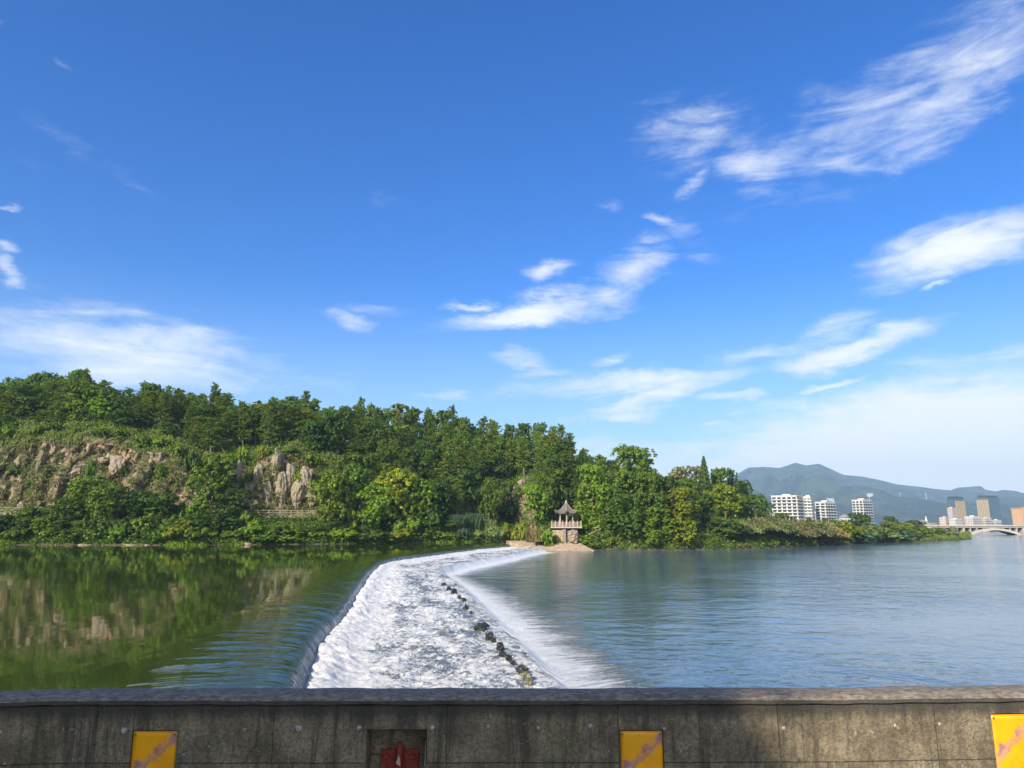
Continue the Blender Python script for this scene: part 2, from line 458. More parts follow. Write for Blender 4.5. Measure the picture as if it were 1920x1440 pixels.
M_TERR = terrain_mat()
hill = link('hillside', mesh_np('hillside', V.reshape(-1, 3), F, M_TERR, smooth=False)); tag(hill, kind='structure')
TV = V; TSTEEP = steep; TU, TR = U, R

# the flat land behind, out to the horizon
def ground_mat():
    m, N = new_mat('plain'); P = N.n('ShaderNodeNewGeometry').outputs['Position']
    c = N.mix(N.mr(N.noise(P, .02, 5), .4, .6), (0.05, 0.09, 0.03), (0.13, 0.14, 0.07))
    finish(N, N.n('ShaderNodeBsdfPrincipled', _Base_Color=c, _Roughness=.95).outputs[0]); return m


M_PLAIN = ground_mat()
gp = MB().add([(-6000, 690, 1.0), (9000, 690, 1.0), (9000, 5590, 1.0), (-6000, 5590, 1.0), (-7000, -300, -2.5), (9000, -300, -2.5), (9000, 690, -2.5), (-7000, 690, -2.5)],
              [(0, 1, 2, 3), (4, 5, 6, 7)])
tag(gp.build('ground', M_PLAIN), kind='structure')

# ------------------------------------------------------------------ mountains far behind the town
RIDGE = [(-2500, 940), (600, 930), (1250, 930), (1330, 915), (1380, 893), (1410, 876), (1440, 875), (1468, 877), (1482, 873), (1500, 867), (1520, 872), (1545, 869), (1565, 878), (1590, 890),
         (1625, 893), (1660, 900), (1690, 908), (1730, 912), (1765, 917), (1790, 919), (1803, 914), (1848, 911), (1856, 918), (1875, 921), (1890, 918), (1912, 920), (1925, 924), (2050, 905), (2300, 915), (2800, 930), (3400, 945)]
mu = np.concatenate([np.arange(-700, 1250, 50), np.arange(1250, 2000, 3), np.arange(2000, 3400, 30)]).astype(float)
mt = np.linspace(0, 1, 90)
MU, MT = np.meshgrid(mu, mt, indexing='ij')
MY = 2600 + 2900 * MT
rz = np.array([zrow(p, 5300) for p in np.interp(mu, [r[0] for r in RIDGE], [r[1] for r in RIDGE])])
ridgez = rz[:, None]
prof = np.interp(MT, [0, .1, .3, .45, .6, .8, .93, 1.0], [0, .07, .22, .36, .46, .74, 1.0, .9])
MX = (MU - 960) / FPX * cp * MY
nn = 1 - np.abs(fbm(MX * .0022, MY * .0016, oct=5, seed=21) - .5) * 2 * 1.6
MZ = 1 + (ridgez - 1) * np.clip(prof + (nn - .62) * .62 * np.sin(np.clip(MT * 1.08, 0, 1) * pi), 0, 1.02)
MZ = np.where(MT > .92, np.minimum(MZ, ridgez), MZ)
idx = np.arange(MU.size).reshape(MU.shape)
MF = np.stack([idx[:-1, :-1], idx[1:, :-1], idx[1:, 1:], idx[:-1, 1:]], -1).reshape(-1, 4)


def mountain_mat():
    m, N = new_mat('forested mountain'); P = N.n('ShaderNodeNewGeometry').outputs['Position']
    c = N.mix(N.mr(N.noise(P, .006, 8, .65), .42, .58), (0.022, 0.040, 0.024), (0.075, 0.095, 0.050))
    c = N.mix(N.mr(N.noise(P, .0028, 5, .7), .64, .72, 0, .6), c, (0.2, 0.19, 0.12))
    b = N.n('ShaderNodeBump', _Strength=1.0, _Distance=70.0, _Height=N.noise(P, .011, 8, .7)).outputs[0]
    finish(N, N.n('ShaderNodeBsdfPrincipled', _Base_Color=c, _Roughness=1, _Normal=b).outputs[0]); return m


tag(link('mountains', mesh_np('mountains', np.stack([MX, MY, MZ], -1).reshape(-1, 3), MF, mountain_mat(), smooth=True)), kind='structure')


def mountain_z(X, Y):
    u = 960 + X / Y * FPX / cp; t = (Y - 2600) / 2900
    i = int(np.argmin(abs(mu - u))); j = int(np.argmin(abs(mt - t))); return float(MZ[i, j])


# ------------------------------------------------------------------ the weir: two curved steps of falling water
L1p = [(-3.2, 4), (-4.6, 12)] + [tuple(hit(x, y, 2.0).xy) for x, y in
       [(532, 1278), (588, 1168), (634, 1129), (661, 1094), (690, 1061), (711, 1047.5), (735, 1041.5), (766, 1038), (812, 1032.5), (863, 1027), (910, 1022.5), (956, 1018.5)]]
L2p = [(5.4, 4), (4.4, 14)] + [tuple(hit(x, y, .85).xy) for x, y in
       [(1046, 1284), (960, 1200), (927, 1165), (882, 1119), (846, 1085), (822, 1069), (829, 1063.5), (863, 1055), (911, 1046.5), (960, 1037.5), (990, 1032), (1016, 1028.5)]]


def catmull(P, n):
    P = np.array(P, float); P = np.vstack([2 * P[0] - P[1], P, 2 * P[-1] - P[-2]]); out = []
    m = len(P) - 3
    for q in np.linspace(0, m - 1e-6, n):
        i = int(q); t = q - i; a, b, c, d = P[i:i + 4]
        out.append(.5 * ((2 * b) + (c - a) * t + (2 * a - 5 * b + 4 * c - d) * t * t + (3 * b - a - 3 * c + d) * t ** 3))
    return np.array(out)


def smooth(P, k):
    for _ in range(k): P[1:-1] = .25 * P[:-2] + .5 * P[1:-1] + .25 * P[2:]
    return P


# spacing: dense near the camera, sparser far away
def resample(P, n):
    q = smooth(catmull(P, 1500), 400); return q
L1 = resample(L1p, 0); L2 = resample(L2p, 0)
dd = np.hypot(*np.diff(L1, axis=0).T); arc = np.concatenate([[0], np.cumsum(dd)])
dist = np.hypot(L1[:, 0], L1[:, 1])
wts = 1 / np.clip(dist, 12, 200) ** .9; cw = np.concatenate([[0], np.cumsum(.5 * (wts[1:] + wts[:-1]) * dd)]); cw /= cw[-1]
NS = 900
qs = np.interp(np.linspace(0, 1, NS), cw, np.arange(1500))


def at(P): return np.stack([np.interp(qs, np.arange(1500), P[:, k]) for k in (0, 1)], -1)


L1, L2 = at(L1), at(L2); sarc = np.interp(qs, np.arange(1500), arc)
L2N = np.stack([(fbm(sarc * .9, sarc * 0, oct=4, seed=12) - .5) * .8, (fbm(sarc * .9, sarc * 0, oct=4, seed=13) - .5) * .5], -1)
DIR = L2 - L1; wid = np.hypot(*DIR.T)[:, None]; DIR = DIR / wid; wid = wid[:, 0]; L2 = L2 + L2N


def ribbon(base, dirs, tt, zf):
    """points base + dirs*t for every station; zf(S, T, X, Y) gives the height."""
    T = np.broadcast_to(tt[None, :], (NS, len(tt))); Sx = np.broadcast_to(sarc[:, None], T.shape)
    X = base[:, 0:1] + dirs[:, 0:1] * T; Y = base[:, 1:2] + dirs[:, 1:2] * T
    Z = zf(Sx, T, X, Y)
    i = np.arange(T.size).reshape(T.shape)
    Fq = np.stack([i[:-1, :-1], i[:-1, 1:], i[1:, 1:], i[1:, :-1]], -1).reshape(-1, 4)
    return np.stack([X, Y, Z], -1).reshape(-1, 3), Fq, np.stack([Sx, T], -1).reshape(-1, 2)


def water_mat(name, base, kind):
    m, N = new_mat(name)
    P = N.n('ShaderNodeNewGeometry').outputs['Position']
    uv = N.n('ShaderNodeUVMap', uv_map='flow').outputs[0]
    t = N.n('ShaderNodeSeparateXYZ', _0=uv).outputs[1]
    foam = None
    if kind == 'pool':          # the still upper pool, combed towards the lip where it speeds up
        calm = N.noise(N.map(P, scale=(1, .5, 1)), .35, 3, .5)
        fine = N.noise(N.map(P, scale=(1.0, .30, 1)), 2.2, 3, .5)
        h = N.m('ADD', N.m('MULTIPLY', calm, .013), N.m('MULTIPLY', fine, .0018))
        run = N.noise(N.map(uv, scale=(1.1, .28, 1)), 1.6, 4, .55, .6)
        near = N.mr(t, -5.0, -1.5, 0, 1)
        comb = N.noise(N.map(uv, scale=(5.0, .5, 1)), 1.5, 4, .6, .3)
        fall = N.mr(t, -.3, .5, 0, 1)
        h = N.m('ADD', h, N.m('MULTIPLY', N.m('MULTIPLY', run, near), .045))
        h = N.m('ADD', h, N.m('MULTIPLY', N.m('MULTIPLY', comb, fall), .10))
        st = N.noise(N.map(uv, scale=(4.5, .25, 1)), 1.6, 6, .65, .2)
        st2 = N.noise(N.map(uv, scale=(16, .8, 1)), 1.6, 3, .6)
        k = N.m('ADD', N.m('MULTIPLY', st, .65), N.m('MULTIPLY', st2, .35))
        foam = N.m('MULTIPLY', N.mr(k, .50, .57), N.mr(t, -.15, .25, 0, 1))
        foam = N.m('MAXIMUM', foam, N.m('MULTIPLY', N.mr(k, .42, .52), N.mr(t, .22, .46)))
        rough = .035
    elif kind == 'lower':
        big = N.noise(N.map(P, scale=(.75, 1, 1)), .42, 2, .5, .3)
        rip = N.noise(N.map(P, scale=(.85, 1, 1), rot=(0, 0, .25)), 1.15, 3, .55, .4)
        rip2 = N.noise(N.map(P, scale=(.8, 1, 1), rot=(0, 0, -.3)), 3.2, 3, .6)
        amp = N.mr(N.noise(P, .035, 3), .35, .65, .45, 1.25)
        h = N.m('MULTIPLY', N.m('ADD', N.m('MULTIPLY', big, .125), N.m('ADD', N.m('MULTIPLY', rip, .065), N.m('MULTIPLY', rip2, .014))), amp)
        fs = N.noise(N.map(uv, scale=(1.6, .28, 1)), 1.3, 7, .7, .8)
        lace = N.noise(N.map(uv, scale=(1.5, .9, 1)), 2.8, 6, .72, 1.2)
        fd = N.mr(t, 1.2, 8.0, .30, -.20, False)
        # t is 0 away from the foot of the fall (no flow coordinates there)
        ok = N.mr(t, .05, .2, 0, 1)
        k = N.m('ADD', N.m('MULTIPLY', fs, .62), N.m('MULTIPLY', lace, .38))
        foam = N.m('MULTIPLY', N.mr(N.m('ADD', k, fd), .53, .70), ok)
        foam = N.m('MAXIMUM', foam, N.m('MULTIPLY', N.mr(t, 2.4, 1.2), N.m('MULTIPLY', ok, .96)))
        h = N.m('ADD', h, N.m('MULTIPLY', lace, N.m('MULTIPLY', foam, .25)))
        rough = .09
    bp = N.n('ShaderNodeBump', _Strength=1.0, _Distance=1.0, _Height=h).outputs[0]
    w = N.n('ShaderNodeBsdfPrincipled', _Base_Color=(*base, 1), _Roughness=rough, _IOR=1.33, _Normal=bp)
    w.inputs['Specular IOR Level'].default_value = .5
    white = N.n('ShaderNodeBsdfPrincipled', _Base_Color=(.82, .83, .83, 1), _Roughness=.6, _Normal=bp)
    finish(N, N.n('ShaderNodeMixShader', _0=foam, _1=w.outputs[0], _2=white.outputs[0]).outputs[0]); return m


M_POOL = water_mat('green pool water', (.034, .052, .009), 'pool')
M_LOW = water_mat('blue river water', (.085, .135, .170), 'lower')

# upper sheet of water: flat, then over the lip and down on the apron
tu_ = np.concatenate([np.linspace(-6, -1.3, 50), np.linspace(-1.2, .9, 50)])


def z_up(Sx, T, X, Y):
    dn = np.interp(T, [-6, -4.6, -3.2, -2.0, -1.0, -.4, -.05, .15, .34, .50, .7, 1.25], [0, .004, .04, .10, .18, .27, .38, .56, .90, 1.2, 1.4, 1.5])
    w = (fbm(Sx * 1.1, T * .33, oct=3, seed=31) - .5) * np.interp(T, [-5, -2, .3], [0, .08, .14])
    return 2.0 - dn + w + np.where(T > .3, (vnoise(Sx * 4, T * 1.2, seed=8) - .5) * .06, 0)


Vp, Fp, UVp = ribbon(L1, DIR, tu_, z_up)
# the far pool polygon, joined along t = -6
pool_edge = L1 - DIR * 6.0
keep = pool_edge[:, 1] < 172
pe = pool_edge[keep]
nb = len(Vp)
poly = [tuple(p) + (2.0,) for p in pe]
bank_pts = [(X, Y) for X, Y in [((u - 960) / FPX * cp * (bankY(u) + 4), bankY(u) + 4) for u in (880, 700, 500, 300, 100, -200, -600, -1500)]]
ring = [(pe[-1][0] - 1, 190.0, 2.0)] + [(x, y + 4, 2.0) for x, y in bank_pts] + [(-420, 150, 2.0), (-420, -80, 2.0), (-3.0, -80, 2.0), (-3, 2, 2.0)]
bm_me = bpy.data.meshes.new('river_upper')
allv = [tuple(v) for v in Vp] ; 
import bmesh
bmx = bmesh.new()
for v in Vp: bmx.verts.new(v)
bmx.verts.ensure_lookup_table()
uvl = bmx.loops.layers.uv.new('flow')
for f in Fp:
    fc = bmx.faces.new([bmx.verts[i] for i in f]); fc.smooth = True
    for lp, i in zip(fc.loops, f): lp[uvl].uv = UVp[i]
edge_ids = [i * len(tu_) for i in range(NS) if keep[i]]
rv = [bmx.verts.new(p) for p in ring]
bmx.verts.ensure_lookup_table()
big = bmx.faces.new([bmx.verts[i] for i in edge_ids] + rv)
for lp in big.loops: lp[uvl].uv = (0, -60)
bmx.normal_update()
if big.normal.z < 0: big.normal_flip()
bmesh.ops.triangulate(bmx, faces=[big])
bmx.to_mesh(bm_me); bmx.free(); bm_me.materials.append(M_POOL)
up = link('river_upper_pool', bm_me); up.name = 'water_pool'; tag(up, kind='structure')


# the churning middle step
def foam_mat():
    m, N = new_mat('white water')
    P = N.n('ShaderNodeNewGeometry').outputs['Position']
    uv = N.n('ShaderNodeUVMap', uv_map='flow').outputs[0]
    t = N.n('ShaderNodeSeparateXYZ', _0=uv).outputs[1]
    a = N.noise(P, 1.7, 9, .72, .8); b = N.noise(N.map(uv, scale=(1.7, .7, 1)), 5.0, 7, .75, 1.0)
    c = N.noise(P, 17.0, 4, .75)
    k = N.m('ADD', N.m('MULTIPLY', a, .45), N.m('ADD', N.m('MULTIPLY', b, .35), N.m('MULTIPLY', c, .2)))
    bias = N.m('ADD', N.mr(t, .9, 4.2, .11, 0.0), N.m('MULTIPLY', N.m('SUBTRACT', N.noise(N.map(uv, scale=(.35, 1, 1)), .45, 4), .5), .26))
    wf = N.mr(N.m('ADD', k, bias), .455, .53)
    h = N.m('ADD', N.m('MULTIPLY', a, .22), N.m('ADD', N.m('MULTIPLY', b, .08), N.m('MULTIPLY', c, .035)))
    bp = N.n('ShaderNodeBump', _Strength=1.0, _Distance=1.0, _Height=h).outputs[0]
    w = N.n('ShaderNodeBsdfPrincipled', _Base_Color=(.15, .18, .21, 1), _Roughness=.2, _IOR=1.33, _Normal=bp)
    fo = N.n('ShaderNodeBsdfPrincipled', _Base_Color=(.82, .81, .79, 1), _Roughness=.7, _Normal=bp)
    finish(N, N.n('ShaderNodeMixShader', _0=wf, _1=w.outputs[0], _2=fo.outputs[0]).outputs[0]); return m


M_FOAM = foam_mat()
NTT = 120
tt = np.linspace(0, 1, NTT)
T = np.broadcast_to(tt[None, :], (NS, NTT)); far = np.clip(np.hypot(*L1.T) / 60, .25, 1)[:, None]
D0 = .38; TT = D0 + (wid[:, None] - D0) * T
X = L1[:, 0:1] + DIR[:, 0:1] * TT; Y = L1[:, 1:2] + DIR[:, 1:2] * TT
Sx = np.broadcast_to(sarc[:, None], T.shape)
edge = np.clip((1 - T) * 6, 0, 1)
rough = (np.abs(fbm(X * .7, Y * .7, oct=3, seed=41, g=.55) - .5) * .55 + (fbm(X * 2.6, Y * 2.6, oct=4, seed=51, g=.7) - .5) * .50)
mound = np.exp(-((TT - .85) / .8) ** 2) * (.14 + .32 * fbm(Sx * 1.7 + vnoise(Sx * .3, TT * 0, seed=3) * 4, TT * 1.8, oct=5, seed=61, g=.62))
Z = .88 + (rough * .62 * (.25 + .75 * edge)) + mound - .05 * T
Z = np.where(TT < .45, Z - .3, Z)
Vm = np.stack([X, Y, Z], -1).reshape(-1, 3); i = np.arange(T.size).reshape(T.shape)
Fm = np.stack([i[:-1, :-1], i[:-1, 1:], i[1:, 1:], i[1:, :-1]], -1).reshape(-1, 4)
fo = link('white_water', mesh_np('white_water', Vm, Fm, M_FOAM, smooth=True, uv=np.stack([Sx, TT], -1).reshape(-1, 2))); fo.name = 'water_rapids'; tag(fo, kind='structure')


# lower fall: a smaller step, then the river
def face_mat():
    m, N = new_mat('falling water')
    uv = N.n('ShaderNodeUVMap', uv_map='flow').outputs[0]
    t = N.n('ShaderNodeSeparateXYZ', _0=uv).outputs[1]
    st = N.noise(N.map(uv, scale=(5.0, .5, 1)), 1.6, 6, .7, .3)
    clump = N.noise(N.map(uv, scale=(.6, .4, 1)), .5, 3)
    wf = N.mr(N.m('ADD', st, N.m('ADD', N.mr(t, 0, 1.0, -.03, .20, False), N.m('MULTIPLY', N.m('SUBTRACT', clump, .5), .4))), .38, .54)
    bp = N.n('ShaderNodeBump', _Strength=1.0, _Distance=1.0, _Height=N.m('MULTIPLY', st, .15)).outputs[0]
    w = N.n('ShaderNodeBsdfPrincipled', _Base_Color=(.10, .12, .12, 1), _Roughness=.1, _IOR=1.33, _Normal=bp)
    fo = N.n('ShaderNodeBsdfPrincipled', _Base_Color=(.80, .81, .81, 1), _Roughness=.7, _Normal=bp)
    finish(N, N.n('ShaderNodeMixShader', _0=wf, _1=w.outputs[0], _2=fo.outputs[0]).outputs[0]); return m


def z_f2(Sx, T, X, Y):
    dn = np.interp(T, [-.15, 0, .2, .5, .9, 1.3, 1.7], [.0, .02, .10, .32, .62, .82, .95])
    return .86 - dn + (vnoise(Sx * 3, T * 1.0, seed=81) - .5) * .08


V2, F2, UV2 = ribbon(L2, DIR, np.linspace(-.15, 1.7, 18), z_f2)
ff = link('water_fall', mesh_np('water_fall', V2, F2, face_mat(), smooth=True, uv=UV2)); tag(ff, kind='structure')


def z_low(Sx, T, X, Y):
    near = np.clip((4.5 - T) / 4, 0, 1)
    return .0 + near * (fbm(X * 1.3, Y * 1.3, oct=3, seed=71) - .35) * .22


tl = np.concatenate([np.linspace(1.15, 5, 24), np.linspace(5.4, 14, 14)])
V3, F3, UV3 = ribbon(L2, DIR, tl, z_low)
bmx = bmesh.new()
for v in V3: bmx.verts.new(v)
bmx.verts.ensure_lookup_table(); uvl = bmx.loops.layers.uv.new('flow')
for f in F3:
    fc = bmx.faces.new([bmx.verts[i] for i in f]); fc.smooth = True
    for lp, i in zip(fc.loops, f): lp[uvl].uv = UV3[i]
bmx.verts.ensure_lookup_table()
last = [bmx.verts[i * len(tl) + len(tl) - 1] for i in range(NS)] + [bmx.verts[(NS - 1) * len(tl) + j] for j in range(len(tl) - 2, -1, -1)]
e = V3.reshape(NS, len(tl), 3)[:, -1]
ringp = [(L2[-1][0] - 1, 186, 0), (e[-1][0] + 3, e[-1][1] + 40, 0), (120, 420, 0), (500, 720, 0), (1500, 760, 0), (1500, -120, 0), (e[0][0], -120, 0)]
rv = [bmx.verts.new(p) for p in ringp]
bigf = bmx.faces.new(last + rv)
for lp in bigf.loops: lp[uvl].uv = (0, 0)
bmx.normal_update()
if bigf.normal.z < 0: bigf.normal_flip()
for f in bmx.faces:
    if f.normal.z < 0: f.normal_flip()
bmesh.ops.triangulate(bmx, faces=[bigf])
lm = bpy.data.meshes.new('river'); bmx.to_mesh(lm); bmx.free(); lm.materials.append(M_LOW)
tag(link('river', lm), kind='structure')
# flow uv: first ring of the ribbon starts at .7; the plain water has t = 0

# ------------------------------------------------------------------ foliage prototypes
def quads(C, Nn, size, rng, aspect=1.0, up=None, droop=0.0):
    """leaf quads: centres C, facing Nn, each size[i] across."""
    n = len(C); rnd = rng.normal(size=(n, 3)) if up is None else up
    t = np.cross(Nn, rnd); t /= np.linalg.norm(t, axis=1)[:, None] + 1e-9
    b = np.cross(Nn, t); b /= np.linalg.norm(b, axis=1)[:, None] + 1e-9
    s = size[:, None] * .5
    t = t * s; b = b * s * aspect
    fold = Nn / (np.linalg.norm(Nn, axis=1)[:, None] + 1e-9) * s * .25
    Vv = np.stack([C - b * 1.0, C + t * .8 + fold, C + b * 1.1, C - t * .8 + fold], 1).reshape(-1, 3)
    return Vv, np.arange(4 * n).reshape(n, 4)


def unit(rng, n):
    v = rng.normal(size=(n, 3)); return v / np.linalg.norm(v, axis=1)[:, None]


def leafy(rng, lobes, per, leaf, flat=.8):
    """leaves on the outer shells of many lobes (cx,cy,cz,r): an uneven, gappy crown"""
    Cs, Ns = [], []
    tot = sum(l[3] ** 2 for l in lobes)
    for (x, y, z, r) in lobes:
        n = max(12, int(per * r * r / tot)); d = unit(rng, n)
        # twig clumps: pull directions towards a few dozen random twig tips
        kt = max(10, int(6 + r * r * 7)); tips = unit(rng, kt); tips[:, 2] = np.abs(tips[:, 2]) * np.where(rng.random(kt) < .78, 1, -1)
        w = tips[rng.integers(0, kt, n)]; rad_ = r * (.82 + .30 * rng.random(kt))
        pick = rng.integers(0, kt, n)
        w = tips[pick]
        c = np.array([x, y, z]) + w * rad_[pick][:, None] * np.array([1, 1, flat]) + d * (.14 + .17 * r) * rng.random((n, 1)) ** .5
        Cs.append(c); Ns.append(w * .8 + d * .8 + np.array([0, 0, .35]))
    C = np.concatenate(Cs); Nn = np.concatenate(Ns)
    return quads(C, Nn, leaf * (.6 + .8 * rng.random(len(C))), rng)


def trunk_mb(rng, h, r0, fork, spread, n=5, lean=0.0):
    t = MB(); pts = [(0, 0, -1.2)]; x = y = 0
    for k in range(1, 6):
        x += rng.normal() * .03 * h / 5 + lean * h / 5; y += rng.normal() * .03 * h / 5; pts.append((x, y, h * k / 5))
    t.tube(pts, [r0 * (1.25, 1, .85, .68, .5, .25)[k] for k in range(6)], 8)
    for k in range(n):
        a = 2 * pi * (k + rng.random() * .6) / n; z0 = h * (fork + (1 - fork) * .75 * k / n)
        L = spread * (.7 + .5 * rng.random())
        p0 = np.array([x * z0 / h, y * z0 / h, z0]); p2 = p0 + np.array([cos(a) * L, sin(a) * L, L * (.45 + .5 * rng.random())])
        pm = (p0 + p2) / 2 + np.array([0, 0, -.08 * L])
        t.tube([p0, pm, p2], [r0 * .42, r0 * .28, r0 * .09], 6)
    return t


PROTO = {}


def make_proto(kind, var, trunk, V, F, bark):
    tm = bpy.data.meshes.new('trunk'); tm.from_pydata([tuple(v) for v in trunk.v], [], trunk.f); tm.update()
    tm.polygons.foreach_set('use_smooth', [True] * len(tm.polygons)); tm.materials.append(bark)
    cm = mesh_np('crown', V, F, M_LEAF)
    PROTO.setdefault(kind, []).append((tm, cm))


def pine(seed):
    rng = np.random.default_rng(seed); H = 12.0
    t = MB(); lx, ly = rng.normal() * .3, rng.normal() * .3
    t.tube([(0, 0, -1.5), (lx * .3, ly * .3, 4), (lx * .7, ly * .7, 8), (lx, ly, H)], [.24, .19, .13, .03], 7)
    Vs, Fs, nb = [], [], 0
    z = 2.0 + rng.random() * 1.2
    tips = []
    while z < H * .98:
        f = (z - 3) / (H - 3); L = (2.9 * (1 - f) ** .62 + .26) * (.75 + .5 * rng.random())
        if f < .2: L *= .75
        k = rng.integers(4, 7); a0 = rng.random() * 6.3
        for q in range(k):
            a = a0 + 2 * pi * q / k + rng.normal() * .25; l = L * (.55 + .6 * rng.random())
            rise = .12 + .5 * f + rng.normal() * .1
            cx, cy = lx * z / H, ly * z / H
            e = np.array([cx + cos(a) * l, cy + sin(a) * l, z + l * rise])
            t.tube([(cx, cy, z), tuple(e)], [.05, .015], 4, cap=False)
            for s in np.linspace(.35, 1.0, max(2, int(l * 2.2))):
                tips.append((np.array([cx, cy, z]) * (1 - s) + e * s + rng.normal(size=3) * .16, a, f))
        z += .42 + .35 * rng.random()
    for s in np.linspace(0, 1, 5): tips.append((np.array([lx, ly, H - .8 + s * .7]), rng.random() * 6, 1.0))
    C, Nn, B = [], [], []
    for (p, a, f) in tips:
        m = 19
        d = unit(rng, m) * np.array([1, 1, .6]) + np.array([cos(a) * .35, sin(a) * .35, .75]); d /= np.linalg.norm(d, axis=1)[:, None]
        ln = (.34 + .22 * rng.random((m, 1)))
        C.append(p + d * ln * .5 + rng.normal(size=(m, 3)) * .06); B.append(d * ln)
    C = np.concatenate(C); B = np.concatenate(B); s = unit(rng, len(C)); t_ = np.cross(B, s); t_ /= np.linalg.norm(t_, axis=1)[:, None]; t_ *= .105
    Vv = np.stack([C - B * .6 - t_ * .6, C - B * .6 + t_ * .6, C + B * .6 + t_ * .5, C + B * .6 - t_ * .5], 1).reshape(-1, 3)
    make_proto('pine', seed, t, Vv, np.arange(len(Vv)).reshape(-1, 4), M_BARKP)


def broadleaf(seed, kind='broad', H=10.0, W=4.2, n=26, per=9000, leaf=.42, low=.22, droop=False, bark=M_BARK, fl=.8):
    rng = np.random.default_rng(seed)
    t = trunk_mb(rng, H * .7, .024 * H, .3, W * .6, 6)
    lobes = []
    for k in range(n):
        u = rng.random(); z = H * (low + (1 - low) * u * .93); env = W * (sin(pi * min(1, max(.08, (z / H - low * .5) / (1.06 - low * .5)))) ** .6)
        a = rng.random() * 2 * pi; rr = env * (.35 + .5 * rng.random()) if k % 4 else env * .2 * rng.random()
        r = W * (.24 + .17 * rng.random())
        lobes.append((cos(a) * rr, sin(a) * rr, min(z, H - r * .8), r))
        if droop and rr > env * .45:
            for q in range(2): lobes.append((cos(a) * rr * 1.05, sin(a) * rr * 1.05, max(.8, z - r * (1.1 + q)), r * .8))
    V, F = leafy(rng, lobes, per, leaf, fl)
    make_proto(kind, seed, t, V, F, bark)


def conifer(seed):
    rng = np.random.default_rng(seed); H = 14.0; t = MB().tube([(0, 0, -1), (0, 0, 7), (0, 0, H)], [.28, .18, .03], 7)
    C, Nn = [], []
    for k in range(5200):
        f = rng.random() ** 1.25; z = 1.5 + f * (H - 1.4); R_ = 2.9 * (1 - f) ** .85 + .12; a = rng.random() * 2 * pi
        band = .75 + .25 * cos(z * 5.5 + 3 * a); r = R_ * band * (.55 + .45 * rng.random())
        C.append((cos(a) * r, sin(a) * r, z - r * .12)); Nn.append((cos(a), sin(a), .6))
    V, F = quads(np.array(C), np.array(Nn) + rng.normal(size=(len(C), 3)) * .5, .34 * (.6 + .8 * rng.random(len(C))), rng)
    make_proto('conifer', seed, t, V, F, M_BARK)


def willow(seed):
    """grey green feathery riverside willow bush: sprays that arch and hang"""
    rng = np.random.default_rng(seed); H = 6.0
    t = MB(); C, B = [], []
    for k in range(150):
        a = rng.random() * 2 * pi; R_ = 3.3 * (.15 + .85 * rng.random() ** .7); top = H * (1 - .45 * (R_ / 3.3) ** 2) * (.65 + .38 * rng.random())
        p0 = np.array([cos(a) * R_ * .15, sin(a) * R_ * .15, 0]); p1 = np.array([cos(a) * R_ * .65, sin(a) * R_ * .65, top]); p2 = np.array([cos(a) * R_ * 1.15, sin(a) * R_ * 1.15, top * .45])
        if k < 16: t.tube([p0, (p0 + p1) / 2 + np.array([0, 0, .5]), p1], [.09, .06, .02], 5)
        for s in np.linspace(.25, 1, 34):
            q = p0 * (1 - s) ** 2 + 2 * p1 * np.array([1, 1, 1.15]) * s * (1 - s) + p2 * s * s; tg = 2 * (1 - s) * (p1 - p0) + 2 * s * (p2 - p1); tg /= np.linalg.norm(tg)
            for _ in range(3):
                C.append(q + rng.normal(size=3) * .13); B.append(tg * .30 + rng.normal(size=3) * .12)
    C = np.array(C); B = np.array(B); s = unit(rng, len(C)); t_ = np.cross(B, s); t_ /= np.linalg.norm(t_, axis=1)[:, None]; t_ *= .085
    Vv = np.stack([C - B * .6, C + t_, C + B * .7, C - t_], 1).reshape(-1, 3)
    make_proto('willow', seed, t, Vv, np.arange(len(Vv)).reshape(-1, 4), M_BARKP)


def shrub(seed, kind='shrub', per=4200, leaf=.26):
    rng = np.random.default_rng(seed); t = MB()
    for k in range(7):
        a = k * .9; t.tube([(0, 0, -.4), (cos(a) * .6, sin(a) * .6, 1.0), (cos(a) * 1.2, sin(a) * 1.2, 1.9)], [.07, .05, .02], 5)
    lobes = [(0, 0, 1.3, 1.15)]
    for k in range(15):
        a = rng.random() * 6.3; q = rng.random(); R_ = 1.7 * sqrt(q); lobes.append((cos(a) * R_, sin(a) * R_, .55 + 1.55 * rng.random() * (1 - .55 * q), .45 + .35 * rng.random()))
    V, F = leafy(rng, lobes, per, leaf, .9); V[:, 2] = np.maximum(V[:, 2], -.1)
    make_proto(kind, seed, t, V, F, M_BARK)


for q in range(6): pine(100 + q)
for q in range(5): broadleaf(200 + q, 'broad', H=10, W=4.0 + .3 * (q % 3), n=24 + 3 * q, per=8500, leaf=.36)
for q in range(3): broadleaf(300 + q, 'big', H=18, W=6.4, n=30, per=21000, leaf=.46, low=.10, droop=True)
for q in range(2): broadleaf(400 + q, 'loose', H=10, W=3.6, n=17, per=4200, leaf=.38, low=.38, bark=M_BARKP, fl=.55)
conifer(500)
for q in range(3): willow(600 + q)
for q in range(4): shrub(700 + q)
BASEH = dict(pine=12.6, broad=10.2, big=18.4, loose=10.0, conifer=14.0, willow=6.0, shrub=2.7)
BASEW = dict(pine=5.4, broad=9.4, big=14.5, loose=8.2, conifer=5.8, willow=7.0, shrub=4.6)
COLR = dict(pine=(0.120, 0.197, 0.028), pine2=(0.164, 0.245, 0.033), dark=(0.066, 0.128, 0.020), mid=(0.110, 0.195, 0.020), bright=(0.159, 0.262, 0.020), lime=(0.203, 0.275, 0.022),
            grey=(.200, .235, .095), tan=(.250, .220, .095), blue=(0.077, 0.140, 0.072), pale=(.200, .270, .085))
CATN = dict(pine='pine tree', broad='tree', big='tree', loose='tree', conifer='tree', willow='willow', shrub='shrub')
